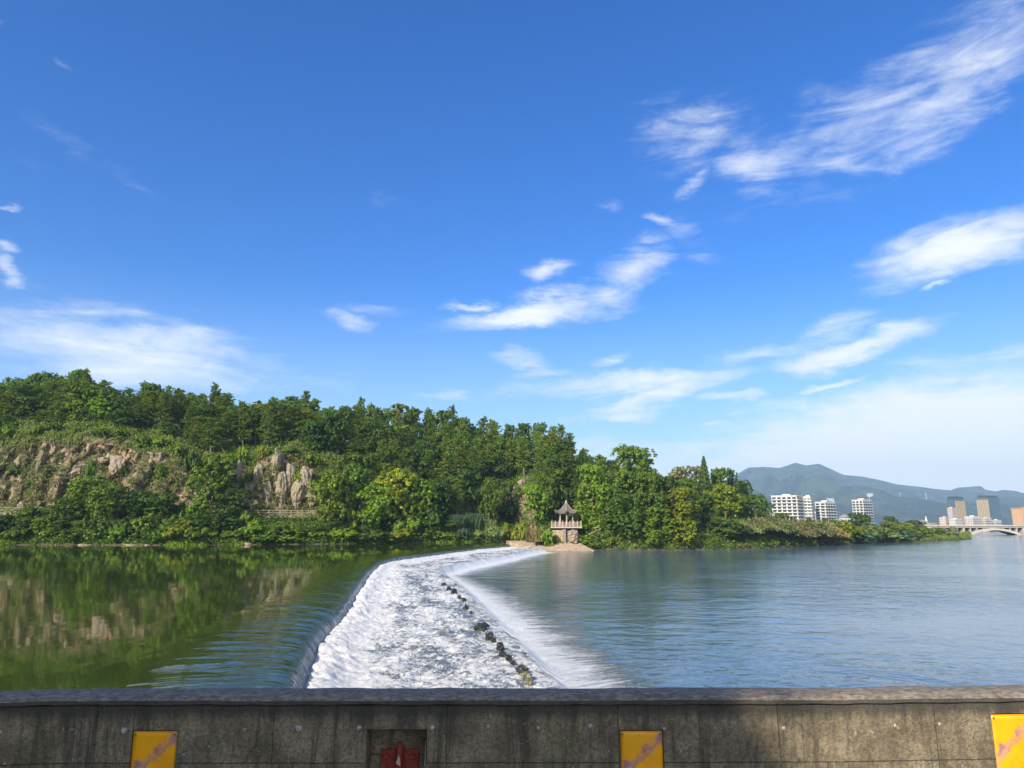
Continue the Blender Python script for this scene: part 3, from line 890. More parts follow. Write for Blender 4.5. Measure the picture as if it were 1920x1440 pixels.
NAMEN = dict(pine='pine_tree', broad='broadleaf_tree', big='broadleaf_tree', loose='broadleaf_tree', conifer='conifer_tree', willow='willow_bush', shrub='shrub')
rngT = random.Random(7)


def plant(kind, X, Y, zb, H, Wd, col, label, group=None, rz=None, lean=0.0, which=None):
    tm, cm = rngT.choice(PROTO[kind]) if which is None else PROTO[kind][which]
    o = empty(NAMEN[kind], (X, Y, zb), rz if rz is not None else rngT.random() * 6.28, label, CATN[kind], group)
    sz = H / BASEH[kind]; sx = (Wd / BASEW[kind]) if Wd else sz * rngT.uniform(.88, 1.15)
    o.scale = (sx, sx, sz); o.rotation_euler[0] = rngT.gauss(0, .03) + lean
    if which is not None: o.rotation_euler[0] = 0
    c = COLR[col] if isinstance(col, str) else col
    j = rngT.uniform(.82, 1.2); w = rngT.uniform(-.08, .12)
    link('trunk', tm, o, color=(1, 1, 1))
    link('crown', cm, o, color=(c[0] * j * (1 + w), c[1] * j, c[2] * j * (1 - w)))
    return o


def plant_px(kind, px, r, top_py, Wpx, col, label, group=None, base=None):
    """stand a tree of kind at distance r behind the bank, its top at a given height"""
    u = px
    for _ in range(3):
        Y = float(bankY(u)) + r; z = float(height(u, r)) if base is None else base
        X = xcol(px, Y, z + 3); u = uof(X, Y)
    zt_ = zrow(top_py, Y); H = max(1.0, zt_ - z + .25)
    Wd = Wpx / FPX * Y if Wpx else None
    return plant(kind, X, Y, z - .15, H, Wd, col, label, group)


def ordinal(k):
    return ['leftmost', 'second from left', 'third from left', 'fourth from left', 'fifth from left', 'sixth from left', 'seventh from left', 'eighth from left', 'ninth from left', 'tenth from left',
            'eleventh from left', 'twelfth from left', 'thirteenth from left', 'fourteenth from left'][k]


# --- the hill wood: pines and a few broadleaf trees, each planted by itself
ZONES = [(-900, -25, 'unseen cliff beyond frame'), (-25, 130, 'tan cliff left end'), (130, 250, 'tan cliff middle'), (250, 380, 'tan cliff right end'), (380, 450, 'cliff gap'),
         (450, 600, 'grey cliff'), (600, 700, 'yellow green tree'), (700, 830, 'lime trees'), (830, 930, 'reeds'),
         (930, 1040, 'pale rock patch'), (1040, 1400, 'pavilion')]
SKY_PX = [-400, 0, 60, 150, 200, 235, 270, 330, 380, 410, 450, 500, 570, 620, 680, 740, 790, 850, 880, 910, 960, 1000, 1050, 1100, 1135, 1180]
SKY_PY = [705, 703, 700, 694, 716, 735, 714, 720, 728, 722, 742, 739, 740, 752, 750, 756, 752, 770, 785, 772, 784, 782, 802, 826, 853, 862]
forest = []
rows = [(66, 'skyline row', 30), (55, 'upper slope', 34), (45, 'upper slope', 33), (36, 'middle slope', 32), (28, 'cliff top edge', 31), (20, 'lower slope', 30), (14, 'lower slope', 31)]
for ri, (r, rowname, step) in enumerate(rows):
    px = -330 + rngT.random() * 20
    while px < 1185:
        px += step * .86 * rngT.uniform(.75, 1.25)
        if r < 25 and px < 640: continue
        if 20 <= r < 25 and (885 < px < 1010): continue
        if r < 16 and 900 < px < 1030: continue
        if r < 40 and px > 1130: continue
        if 24 < r < 32 and px < 360 and rngT.random() < .45: continue
        rr = r + rngT.uniform(-3.5, 3.5)
        u = px; Y = float(bankY(u)) + rr; z = float(height(u, rr)); X = xcol(px, Y, z + 4); u = uof(X, Y); Y = float(bankY(u)) + rr; z = float(height(u, rr)); X = xcol(px, Y, z + 4)
        H = rngT.uniform(9.0, 12.5)
        if r >= 55:
            tz = zrow(np.interp(px, SKY_PX, SKY_PY) + (rngT.uniform(-3, 12) if r > 60 else rngT.uniform(6, 22)), Y); H = min(max(tz - z, 5.0), 16)
        elif px < 360 and r < 32: H = rngT.uniform(4.5, 8)
        elif px < 640: H = min(H, zrow(np.interp(px, SKY_PX, SKY_PY) + 15, Y) - z)
        else: H = min(H, zrow(np.interp(px, SKY_PX, SKY_PY) + 25, Y) - z)
        if H < 3: continue
        zone = [q for q in range(len(ZONES)) if ZONES[q][0] <= px < ZONES[q][1]][0]
        b = rngT.random()
        if px < 240 and b < .45: kd, cl = 'broad', rngT.choice(['mid', 'dark', 'mid'])
        elif b < .18 or (r < 34 and b < .40): kd, cl = 'broad', rngT.choice(['mid', 'dark', 'dark'])
        elif b < .26: kd, cl = 'loose', rngT.choice(['mid', 'pine2'])
        else: kd, cl = 'pine', rngT.choice(['pine', 'pine', 'pine2'])
        forest.append(dict(px=px, X=X, Y=Y, z=z, H=H, kd=kd, cl=cl, zone=zone, row=rowname))
seen = {}
for t_ in sorted(forest, key=lambda q: q['px']):
    fam = {'pine': 'pine', 'broad': 'round crowned tree', 'loose': 'thin pale trunked tree'}[t_['kd']]
    key = (t_['zone'], t_['row'], fam); k = seen.get(key, 0); seen[key] = k + 1
    tone = {'pine': 'dark', 'pine2': 'lighter green', 'mid': 'green', 'dark': 'dark'}[t_['cl']]
    lab = f"{tone} {fam}, {ordinal(k).replace(' from left', ' from left,' if 0 else ' from left')} on {t_['row'].replace(' row', '').replace('cliff top edge', 'cliff edge')} above {ZONES[t_['zone']][2]}".replace('the ', '')
    wmul = None
    if t_['kd'] == 'pine': wmul = rngT.uniform(4.8, 6.8)
    if t_['kd'] == 'broad': wmul = rngT.uniform(7.8, 10.2)
    plant(t_['kd'], t_['X'], t_['Y'], t_['z'] - .2, t_['H'], wmul, t_['cl'], lab, 'trees of the hill wood')

# tall thin tops that poke out of the skyline
for (px, py, r) in [(405, 719, 55), (572, 731, 58), (672, 742, 60), (848, 757, 62), (1054, 795, 58), (155, 689, 58)]:
    plant_px('pine', px, r, py, 26, 'pine', 'thin pine top sticking up from skyline at ' + {405: 'the dip right of the tan cliff', 572: 'the end of the grey cliff', 672: 'the start of the pine ridge', 787: 'the ridge above the lime trees',
             848: 'the ridge left of the reeds', 1030: 'the shoulder left of the pavilion', 1054: 'the shoulder above the pavilion', 118: 'the far left knoll', 155: 'the peak of the left knoll'}[px], 'trees of the hill wood')

G1 = 'trees and bushes along the left bank'
BANKL = [  # kind, px, r, top, width, colour, label
    ('broad', 12, 5, 968, 80, 'dark', 'dark rounded bush at the far left edge below the boardwalk'),
    ('broad', 75, 4, 972, 74, 'bright', 'bright green bush under the left boardwalk'),
    ('broad', 128, 5, 935, 82, 'dark', 'dark tree just right of the left boardwalk'),
    ('broad', 165, 9, 893, 92, 'bright', 'bright green tree rising in front of the tan cliff'),
    ('broad', 208, 7, 905, 96, 'mid', 'mid green tree right of the bright one before the tan cliff'),
    ('broad', 258, 8, 920, 92, 'dark', 'dark spreading tree under the pale rock of the cliff'),
    ('broad', 310, 8, 925, 90, 'dark', 'dark tree below the reddish end of the tan cliff'),
    ('shrub', 345, 2.5, 974, 86, 'lime', 'pale rounded bush at the water with light leaves'),
    ('broad', 398, 11, 852, 105, 'mid', 'tallest tree before the gap between the two cliffs'),
    ('broad', 436, 8, 915, 80, 'dark', 'dark tree at the left foot of the grey cliff'),
    ('broad', 415, 4, 962, 84, 'dark', 'dark low tree on the waterline left of the grass tongue'),
    ('shrub', 474, 3, 976, 62, 'bright', 'bright bush under the start of the right boardwalk'),
    ('shrub', 520, 3, 984, 80, 'mid', 'mid green bush under the middle of the right boardwalk'),
    ('shrub', 562, 4, 988, 74, 'mid', 'low bush under the right end of the boardwalk'),
    ('broad', 618, 5, 880, 86, 'lime', 'yellow green tree hiding the end of the right boardwalk'),
    ('broad', 660, 9, 868, 90, 'mid', 'mid green tree behind the yellow green bank tree'),
    ('broad', 700, 5, 905, 96, 'bright', 'bright tree with ragged crown left of the lime pair'),
    ('broad', 742, 6, 878, 104, 'lime', 'lime green tree with broad crown over the dark bank'),
    ('broad', 785, 6, 898, 78, 'bright', 'bright leafy tree at the right of the lime pair'),
    ('broad', 822, 10, 905, 76, 'dark', 'dark tree in the shade left of the reeds'),
    ('shrub', 640, 1.8, 990, 76, 'bright', 'bright bush overhanging the flat tan bank rock'),
    ('shrub', 700, 1.8, 992, 70, 'dark', 'dark bush over the water below the ragged tree'),
    ('shrub', 752, 1.8, 990, 76, 'lime', 'lime bush leaning over the water below the broad lime tree'),
    ('shrub', 800, 1.8, 990, 66, 'mid', 'mid green bush at the water left of the reeds'),
    ('broad', 868, 16, 880, 70, 'dark', 'dark tree on the slope behind the reeds'),
    ('broad', 918, 9, 893, 56, 'mid', 'slim leafy tree standing before the pinkish rock patch'),
    ('broad', 955, 13, 905, 50, 'dark', 'dark slim tree between the two bare rock patches'),
    ('broad', 1003, 8, 908, 70, 'bright', 'bright tree with pale trunk left of the pavilion'),
    ('broad', 1022, 13, 888, 60, 'mid', 'mid green tree on the slope up left of the pavilion'),
    ('broad', 1085, 15, 900, 62, 'dark', 'dark tree right behind the pavilion roof'),
    ('broad', 1045, 17, 890, 60, 'dark', 'dark tree close behind the pavilion finial'),
]
for k, px, r, top, w, c, lab in BANKL: plant_px(k, px, r, top, w, c, lab, G1)
for k, (px, r, top, w, c, nm) in enumerate([(20, 23, 795, 40, 'bright', 'far left end'), (70, 22, 798, 36, 'lime', 'left end'), (108, 24, 792, 44, 'mid', 'left third'), (150, 23, 800, 38, 'bright', 'round tree'), (195, 22, 802, 40, 'mid', 'wide tree'), (232, 23, 806, 40, 'lime', 'orange ledge'),
        (268, 22, 812, 38, 'mid', 'pale boulder face'), (300, 22, 820, 40, 'bright', 'right shoulder'), (335, 21, 832, 40, 'mid', 'right end'), (362, 20, 845, 36, 'dark', 'last tan rock'), (455, 21, 835, 36, 'bright', 'narrow rock edge'), (492, 21, 832, 36, 'lime', 'grey cliff top'), (545, 21, 836, 36, 'mid', 'reddish knob'), (585, 20, 846, 36, 'bright', 'grey cliff right end')]):
    plant_px('shrub', px, r, top, w, c, 'leafy bush on the cliff brow above the ' + nm, 'bushes on the cliff brow')
for k, (px, r, top, w, c, nm) in enumerate([(30, 17.5, 868, 26, 'mid', 'far left'), (62, 16.5, 900, 30, 'bright', 'over the rubble'), (100, 17.5, 880, 24, 'dark', 'left of the round rock'), (168, 17, 862, 22, 'mid', 'between round rock and orange ledge'), (232, 17.5, 872, 24, 'dark', 'right of the pale boulder face'), (300, 17, 868, 26, 'mid', 'near the reddish stain'),
        (470, 17.5, 880, 22, 'mid', 'left on the grey cliff'), (508, 17, 900, 20, 'lime', 'centre of the grey cliff'), (560, 17, 880, 26, 'bright', 'right on the grey cliff')]):
    plant_px('shrub', px, r, top, w, c, 'bush clinging to the rock face ' + nm, 'bushes on the rock face')
# low growth between them: every clump of its own
fill = [(40, 2, 985), (100, 3, 988), (150, 2, 985), (185, 2, 982), (230, 2, 985), (275, 2.4, 988), (305, 1.8, 990), (380, 2, 985), (445, 2, 990), (495, 1.5, 996), (590, 2, 992), (545, 1.2, 1000), (672, 1.0, 1002), (725, 1.0, 1000), (-40, 3, 975), (-90, 4, 965),
        (825, 1.6, 996), (60, 9, 950), (235, 4, 965), (285, 4, 962), (365, 6, 945), (330, 5, 960), (190, 4, 955), (460, 7, 955), (645, 5, 950), (690, 7, 940), (765, 3, 960), (805, 5, 945)]
names = ['at the far left under the boardwalk', 'under the first boardwalk posts', 'at the water below the dark tree', 'at the water below the bright tree', 'on the pale bank stones', 'below the dark spreading tree',
         'left of the pale rounded bush', 'right of the pale rounded bush', 'at the tip of the grass tongue', 'beside the bright boardwalk bush', 'left of the flat tan bank rock', 'low under the right boardwalk', 'between the two tan bank rocks', 'below the lime tree trunk',
         'beyond the left frame edge', 'far beyond the left frame edge', 'at the water before the dark shade', 'right behind the left boardwalk rail', 'in front of the mid green cliff tree', 'in front of the dark cliff tree', 'left of the tallest tree', 'behind the pale rounded bush',
         'before the bright cliff tree', 'left of the right boardwalk', 'at the foot of the yellow green tree', 'at the foot of the ragged tree', 'at the foot of the broad lime tree', 'at the right foot of the lime pair']
for (px, r, top), nm in zip(fill, names):
    plant_px('shrub', px, r, top, rngT.uniform(46, 74), rngT.choice(['dark', 'mid', 'bright', 'mid']), 'low leafy bush ' + nm, G1)

G6 = 'small leafy trees in the low row on the pool bank'
for (lo, hi, step, t0, t1, where) in [(-30, 440, 36, 962, 980, 'under the tan cliff'), (452, 606, 30, 984, 991, 'under the right boardwalk'), (628, 850, 36, 958, 984, 'below the lime trees')]:
    k = 0; px = lo
    while px < hi:
        cl = rngT.choice(['dark', 'mid', 'mid', 'bright', 'dark']); tn = {'dark': 'dark', 'mid': 'green', 'bright': 'bright'}[cl]
        plant_px('broad', px, rngT.uniform(2.2, 6.0), rngT.uniform(t0, t1), rngT.uniform(44, 62), cl, f'{tn} low leafy tree, {ordinal(k)} in the waterside row {where}', G6)
        k += 1; px += step * rngT.uniform(.85, 1.15)
G2 = 'bushes beside the stone landing'
for px, r, top, w, c, lab in [(868, 1.5, 990, 46, 'blue', 'pale grey green bush left of the low mound row'), (900, 1.2, 992, 44, 'pale', 'pale mounded bush in the middle below the reeds'),
                              (928, 1.0, 985, 42, 'pale', 'pale bush at the left of the yellow hedge'), (950, 1.0, 979, 42, 'lime', 'yellow green hedge bush at the top of the weir'), (975, 1.6, 980, 40, 'lime', 'yellow hedge bush left of the brown stems'),
                              (998, 1.8, 981, 38, 'tan', 'tan tinged hedge bush with brown stems'), (1020, 1.8, 980, 36, 'bright', 'bright hedge bush touching the pavilion terrace'), (845, 1.2, 998, 44, 'bright', 'bright low bush at the start of the weir crest'),
                              (885, .6, 1003, 50, 'bright', 'flat bright bush on the pool edge'), (1100, 1.8, 1003, 50, 'bright', 'bright bush beside the landing steps'), (1125, 2.2, 996, 52, 'mid', 'mid green bush right of the landing steps'),
                              (1150, 1.6, 1005, 48, 'lime', 'lime bush at the water right of the landing'), (1118, 1.0, 1014, 36, 'mid', 'small bush at the lower corner of the landing'),
                              (1074, 3.0, 1001, 24, 'mid', 'small bush against the grey wall under the pavilion'), (1042, 3.0, 1000, 20, 'lime', 'small bush against the tan wall under the pavilion'), (1092, 3.5, 997, 30, 'dark', 'dark bush at the right end of the terrace')]:
    plant_px('shrub', px, r, top, w, c, lab, G2)

G3 = 'big trees right of the pavilion'
for k, px, r, top, w, c, lab in [
        ('big', 1112, 8, 868, 92, 'bright', 'bright tall tree directly right of the pavilion'),
        ('big', 1188, 12, 834, 128, 'mid', 'tallest spreading tree right of the pavilion'),
        ('big', 1160, 4, 915, 92, 'mid', 'drooping leafy tree at the water under the tallest tree'),
        ('big', 1215, 6, 885, 92, 'mid', 'mid green tree on the right shoulder of the tallest tree'),
        ('big', 1275, 3.5, 912, 100, 'lime', 'yellowish tree hanging over the water right of the group'),
        ('big', 1228, 2.5, 950, 80, 'bright', 'low bright tree leaning to the water in the group middle'),
        ('broad', 1248, 14, 893, 70, 'dark', 'dark tree between the tallest and the yellowish tree'),
        ('broad', 1320, 12, 925, 70, 'dark', 'dark tree in the shade right of the yellowish tree')]:
    plant_px(k, px, r, top, w, c, lab, G3)
G4 = 'trees on the low hill behind'
for k, px, r, top, w, c, lab in [
        ('broad', 1272, 60, 874, 56, 'grey', 'greyish round tree at the left end of the low hill'), ('broad', 1300, 66, 873, 58, 'grey', 'greyish round tree left of the pointed conifer'),
        ('conifer', 1322, 48, 857, 44, 'mid', 'pointed conifer standing above the low hill'), ('broad', 1348, 55, 878, 58, 'mid', 'rounded tree directly right of the pointed conifer'),
        ('pine', 1375, 60, 880, 40, 'dark', 'dark pine on the right top of the low hill'), ('broad', 1392, 56, 898, 52, 'dark', 'dark round tree on the right slope of the low hill'),
        ('broad', 1298, 45, 895, 60, 'mid', 'mid green tree below the greyish ones'), ('broad', 1330, 40, 905, 60, 'dark', 'dark tree on the slope below the conifer'),
        ('broad', 1360, 26, 906, 80, 'lime', 'yellow green tree in front of the low hill'), ('broad', 1388, 34, 925, 56, 'dark', 'dark tree right of the yellow green hill tree'),
        ('broad', 1415, 36, 925, 56, 'mid', 'mid green tree left of the white apartment block'), ('broad', 1434, 46, 935, 40, 'dark', 'dark tree touching the left side of the apartment block'),
        ('pine', 1400, 52, 905, 34, 'dark', 'small dark pine at the hill end above the round trees')]:
    plant_px(k, px, r, top, w, c, lab, G4)
G5 = 'willow bushes on the right bank'
for k, px, r, top, w, c, lab in [
        ('shrub', 1340, 6, 973, 92, 'dark', 'dark scrub on the shaded bank right of the big trees'), ('shrub', 1372, 4, 978, 92, 'dark', 'dark scrub at the end of the shaded bank'),
        ('willow', 1392, 6, 973, 71, 'grey', 'small grey green willow bush next to the dark scrub'), ('willow', 1418, 8, 960, 79, 'grey', 'grey green willow bush below the mid green tree'),
        ('willow', 1448, 9, 952, 86, 'grey', 'tall pale willow bush under the white apartment block'), ('willow', 1480, 6, 962, 86, 'tan', 'tan brown willow bush in the bank middle'),
        ('willow', 1515, 7, 958, 100, 'grey', 'broad grey green willow bush right of the tan one'), ('willow', 1548, 5, 968, 79, 'tan', 'brownish willow bush left of the lime mound'),
        ('shrub', 1582, 5, 978, 86, 'lime', 'lime rounded mound bush on the right bank'), ('broad', 1608, 22, 962, 56, 'dark', 'dark round tree before the far white tower block'),
        ('shrub', 1625, 6, 983, 79, 'pale', 'pale green mound below the dark round tree'), ('shrub', 1655, 3, 989, 73, 'pale', 'pale low mound at the water in the bank middle'),
        ('broad', 1662, 20, 978, 44, 'lime', 'yellow green round tree left of the pair'), ('broad', 1702, 24, 980, 38, 'lime', 'yellow green round tree right of the pair'),
        ('broad', 1640, 30, 984, 34, 'mid', 'mid green small tree right of the dark round tree'), ('shrub', 1690, 3, 990, 65, 'blue', 'grey green low bush on the grass spit'), ('broad', 1757, 22, 989, 32, 'bright', 'small bright tree before the arch bridge'),
        ('shrub', 1730, 12, 983, 47, 'mid', 'mid green bush on the grass spit before the bridge'), ('shrub', 1788, 8, 988, 39, 'grey', 'greyish bush at the tip of the spit'),
        ('broad', 1672, 110, 968, 34, 'dark', 'dark distant tree beyond the yellow green pair'), ('broad', 1712, 130, 975, 44, 'dark', 'dark distant tree left of the small houses'),
        ('shrub', 1600, 2.5, 990, 79, 'blue', 'blue green low bush at the water below the lime mound'), ('broad', 1470, 40, 962, 50, 'dark', 'dark tree at the foot of the white apartment block'), ('shrub', 1555, 20, 973, 65, 'mid', 'mid green bush behind the brownish willow')]:
    plant_px(k, px, r, top, w, c, lab, G5)
# broadleaf trees at the cliff top on the left
for px, r, top, w, c, lab in [(60, 32, 745, 70, 'mid', 'round green tree on the cliff top at the far left'), (145, 30, 750, 46, 'bright', 'bright round tree on the grassy cliff top'), (190, 30, 745, 62, 'bright', 'bright wide tree on the cliff top next to the round one'),
                              (225, 31, 752, 50, 'dark', 'dark tree at the right end of the grassy cliff top'), (315, 28, 790, 46, 'mid', 'small mid green tree above the pale cliff rock')]:
    plant_px('broad', px, r, top, w, c, lab, 'trees at the cliff top')

# trees behind the camera, left of the bridge: they shade the near parapet
hx, hy = sin(SUN_AZ), cos(SUN_AZ); e0 = -hy * 1.17 + hx * 3.6        # the edge of the shade on the parapet
CASTERS = [(e0 - 2.9, 17, 21.6, 'nearest the parapet'), (e0 - 9.5, 17.5, 20, 'second along the road')]
for (ec, al, H, nm) in CASTERS:
    X, Y = -hy * ec + hx * al, hx * ec + hy * al
    plant('big', X, Y, 2.0, H, 14.3, 'mid', 'tall roadside tree shading the parapet, the one ' + nm, 'roadside trees behind the camera', rz=2.0, which=0)
tag(MB().box((-36, -32.2, -2), (60, 46, 8), taper=.97).build('riverbank', M_PLAIN), kind='structure')


# ------------------------------------------------------------------ ground cover, uncountable
def scatter(name, n, pick, size, col, seed, hang=0.0, lift=.25, aspect=1.0, clump=.5):
    """leaf-sized blades over the hillside mesh; pick(U,R,Z,steep) gives the density"""
    rng = np.random.default_rng(seed)
    w = pick(TU, TR, TV[..., 2], TSTEEP)
    # area weighting
    A = np.abs(np.gradient(TV[..., 0], axis=0)) * np.hypot(np.gradient(TV[..., 1], axis=1), np.gradient(TV[..., 2], axis=1))
    p = (w * A).ravel(); p = np.maximum(p, 0); p /= p.sum()
    nc = max(1, int(n / 14)); ids = rng.choice(len(p), nc, p=p); P = TV.reshape(-1, 3)[ids]
    st = TSTEEP.ravel()[ids]
    per = 14; C = np.repeat(P, per, 0) + rng.normal(size=(nc * per, 3)) * np.array([clump, clump * .6, clump * .55])
    C[:, 2] += lift * np.abs(rng.normal(size=len(C))) * 1.2; s2 = np.repeat(st, per); C[:, 1] -= .25 * s2
    if hang:
        Bv = np.stack([rng.normal(size=len(C)) * .25, -.3 + rng.normal(size=len(C)) * .2, -1 + rng.normal(size=len(C)) * .3], -1)
        Nn = np.cross(Bv, np.stack([np.ones(len(C)), rng.normal(size=len(C)) * .5, rng.normal(size=len(C)) * .2], -1))
        V_, F_ = quads(C, Nn, size * (.6 + .8 * rng.random(len(C))), rng, aspect=aspect, up=np.cross(Nn, Bv) * 0 + Bv)
    else:
        V_, F_ = quads(C, unit(rng, len(C)) + np.array([0, -.3, .6]), size * (.5 + rng.random(len(C))), rng, aspect=aspect)
    o = link(name, mesh_np(name, V_, F_, M_LEAF), color=COLR[col] if isinstance(col, str) else col)
    return tag(o, kind='stuff')


nzv = fbm(TV[..., 0] * .13, TV[..., 2] * .16, oct=4, seed=88)
bare = ((TU < 350) | ((TU > 442) & (TU < 598)) | ((TU > 890) & (TU < 1030))) & (TSTEEP > .2)
inv = (TU > -330) & (TR > .05)
scatter('undergrowth', 150000, lambda u, r, z, s: inv * (u < 1500) * (r < 75) * np.where(bare, .10, 1.0) * np.where(r > 30, .35, 1), .42, 'mid', 1, clump=.55, lift=.5)
scatter('undergrowth', 60000, lambda u, r, z, s: inv * (u < 1500) * (r < 40) * (nzv > .52) * np.where(bare, .12, 1.0), .36, 'dark', 2, clump=.6, lift=.6)
scatter('cliff_grass', 42000, lambda u, r, z, s: inv * (u < 640) * ((r > 20) & (r < 31)) * (nzv > .40) * np.where(bare, .5, 1), .34, (.125, .165, .026), 3, clump=.5, lift=.4, hang=1, aspect=1.6)
scatter('cliff_grass', 40000, lambda u, r, z, s: inv * bare * ((nzv > .50) * 1.0 + .12) * np.where(u > 440, 1.1, 1), .30, (.12, .135, .035), 4, clump=.4, lift=.1, hang=1, aspect=1.7)
scatter('cliff_grass', 6000, lambda u, r, z, s: inv * bare * ((nzv < .46) * 1.0 + .2), .36, (.15, .125, .065), 5, clump=.35, lift=.1, hang=1, aspect=1.5)
scatter('bank_grass', 90000, lambda u, r, z, s: (u > 1180) * (u < 1815) * (r > .1) * (r < 60), .38, (.18, .235, .040), 6, clump=.5, lift=.35)
scatter('bank_grass', 12000, lambda u, r, z, s: (r > -.6) * (r < 1.6) * (((u > 315) & (u < 390)) | ((u > 425) & (u < 465)) | (u < 25) & (u > -60) | ((u > 820) & (u < 950))), .34, (.17, .27, .03), 7, clump=.35, lift=.12)


scatter('undergrowth', 26000, lambda u, r, z, s: inv * (r < 2.6) * (u < 1000), .34, 'mid', 8, clump=.35, lift=.45)
# reeds
def reeds(name, cx, cy, zb, L, W_, H, n, col, seed, label):
    rng = np.random.default_rng(seed)
    b = np.stack([cx + (rng.random(n) - .5) * L, cy + (rng.random(n) - .5) * W_, np.full(n, zb)], -1)
    h = H * (.6 + .45 * rng.random(n)); ln = rng.normal(size=(n, 2)) * .14 * h[:, None]
    w = .055 + .03 * rng.random(n); a = rng.random(n) * pi; t = np.stack([np.cos(a) * w, np.sin(a) * w, 0 * a], -1)
    m_ = b + np.concatenate([ln * .35, (h * .6)[:, None]], 1); e = b + np.concatenate([ln * 1.2, h[:, None]], 1)
    V_ = np.stack([b - t, b + t, m_ + t * 1.3, m_ - t * 1.3, e + t * .2, e - t * .2], 1).reshape(-1, 3)
    k = np.arange(n)[:, None] * 6
    F_ = np.concatenate([k + np.array([[0, 1, 2, 3]]), k + np.array([[3, 2, 4, 5]])])
    o = link(name, mesh_np(name, V_, F_, M_LEAF), color=col); tag(o, kind='stuff'); return o


for (px, r, H, n, sd, col) in [(855, 6, 4.2, 1500, 1, COLR['blue']), (885, 6.5, 4.6, 1700, 2, COLR['blue']), (910, 5, 3.6, 900, 3, COLR['pale'])]:
    Y = float(bankY(px)) + r; z = float(height(px, r)); X = xcol(px, Y, z)
    reeds('reeds', X, Y, z - .1, 4.4, 3.6, H, n, col, sd, '')
for (px, H, sd, col) in [(945, 2.6, 11, COLR['lime']), (958, 2.8, 12, COLR['pale']), (996, 2.8, 13, COLR['tan']), (1008, 2.6, 14, COLR['tan'])]:
    Y = float(bankY(px)) + 1.0; z = 2.1; X = xcol(px, Y, z); reeds('reeds', X, Y, z, 2.4, 1.4, H + .6, 420, col, sd, '')

# ------------------------------------------------------------------ the town beyond the river
def tower(name, label, cat, px0, pxe, px1, top, Y, floors, cl, cr, wall, glass, depthL=9.0, depthR=9.0, fin=False, wallR=None, group=None, basez=1.0, band=None, cap=None, winw=.72, winh=.64, fin_side=None, crown=0.0):
    zt_ = zrow(top, Y)
    A = np.array([xcol(px0, Y + depthL, 20), Y + depthL]); E = np.array([xcol(pxe, Y, 20), Y]); B = np.array([xcol(px1, Y + depthR, 20), Y + depthR]); D = A + B - E
    o = empty(name, (E[0], E[1], basez), 0, label, cat, group)
    loc = lambda p: (p[0] - E[0], p[1] - E[1])
    H = zt_ - basez
    body = MB().prism([loc(A), loc(E), loc(B), loc(D)], 0, H)
    body.build('wall', wall, o)
    c_ = (A + B) / 2 - E
    rf = MB().prism([tuple(np.array(loc(p)) * 1.0 + (np.array(loc(p)) - c_) * .04) for p in (A, E, B, D)], H, H + .7).build('roof', cap or wall, o)
    if fin: MB().prism([tuple(np.array(loc(p)) * .84 + c_ * .16) for p in (A, E, B, D)], H + .7, H + 4.5).build('crown', M_GLASS, rf)
    else: MB().box((c_[0] - 1, c_[1], H + 1.4), (np.hypot(*(B - A)) * .22, 3.5, 1.6)).build('lift_house', wall, rf)
    fh = (H - 1) / floors
    fins_on = fin_side
    for P, Q, n, side in ((A, E, cl, 0), (E, B, cr, 1)):
        if not n: continue
        d = Q - P; L = np.hypot(*d); d = d / L; nrm = np.array([d[1], -d[0]])
        ang = atan2(d[1], d[0])
        w = L / n * winw
        me = None
        if fin and side == fin_side:
            rp_ = MB().box((0, 0, H * .46), (L * .96, .5, H * .92)).build('ribbed_panel', M_BEIGE2, o); rp_.location = (*((P + Q) / 2 + nrm * .1 - E), .2); rp_.rotation_euler = (0, 0, ang)
            for k in range(n):
                c = P + d * L * (k + .5) / n + nrm * .15 - E
                f_ = MB().box((0, 0, H * .46), (w * .5, 1.6, H * .92)).build('fin', fin, o); f_.location = (c[0], c[1], .2); f_.rotation_euler = (0, 0, ang)
            continue
        for k in range(n):
            for j in range(floors):
                c = P + d * L * (k + .5) / n + nrm * .03 - E
                if me is None:
                    wo = MB().box((0, 0, 0), (w, .3, fh * winh)).build('window', glass, o); me = wo.data
                else: wo = link('window', me, o)
                wo.location = (c[0], c[1], (j + .52) * fh + .6); wo.rotation_euler = (0, 0, ang)
        if band:
            for j in range(floors):
                c = (P + Q) / 2 + nrm * .5 - E
                b_ = MB().box((0, 0, 0), (L * .97, 1.2, fh * .24)).build('balcony', band, o); b_.location = (c[0], c[1], j * fh + .75); b_.rotation_euler = (0, 0, ang)
    return o


M_TOWER = flat_mat('dark tower glass', (.09, .12, .15), .3, scale=.2, bump=0)
M_BEIGE2 = flat_mat('dark beige panel', (.22, .17, .11), .7, scale=.3)
GA = 'white apartment blocks behind the right bank'
tower('apartment_building', 'long white apartment block nearest the hill, seven storeys of dark windows showing', 'building', 1448, 1495, 1507, 930, 700, 10, 5, 1, M_WHITE, M_GLASS, 10, 12, group=GA, band=M_WHITE, winw=.72, winh=.68)
tower('apartment_building', 'pale wing joined at the right end of the long white block', 'building', 1508, 1521, 1527, 932, 708, 10, 2, 2, M_WHITE, M_GLASSB, 4, 10, group=GA, band=M_WHITE, winh=.42)
tower('apartment_building', 'smaller white block with dark glazed right side, second from the hill', 'building', 1529, 1548, 1567, 942, 730, 9, 2, 4, M_WHITE, M_GLASS, 7, 10, group=GA, band=M_WHITE)
tower('apartment_building', 'separate slender white tower block behind the dark round tree', 'building', 1599, 1619, 1636, 938, 760, 10, 3, 4, M_WHITE, M_GLASS, 8, 10, group=GA, band=M_WHITE, winw=.7)
GT = 'twin office towers'
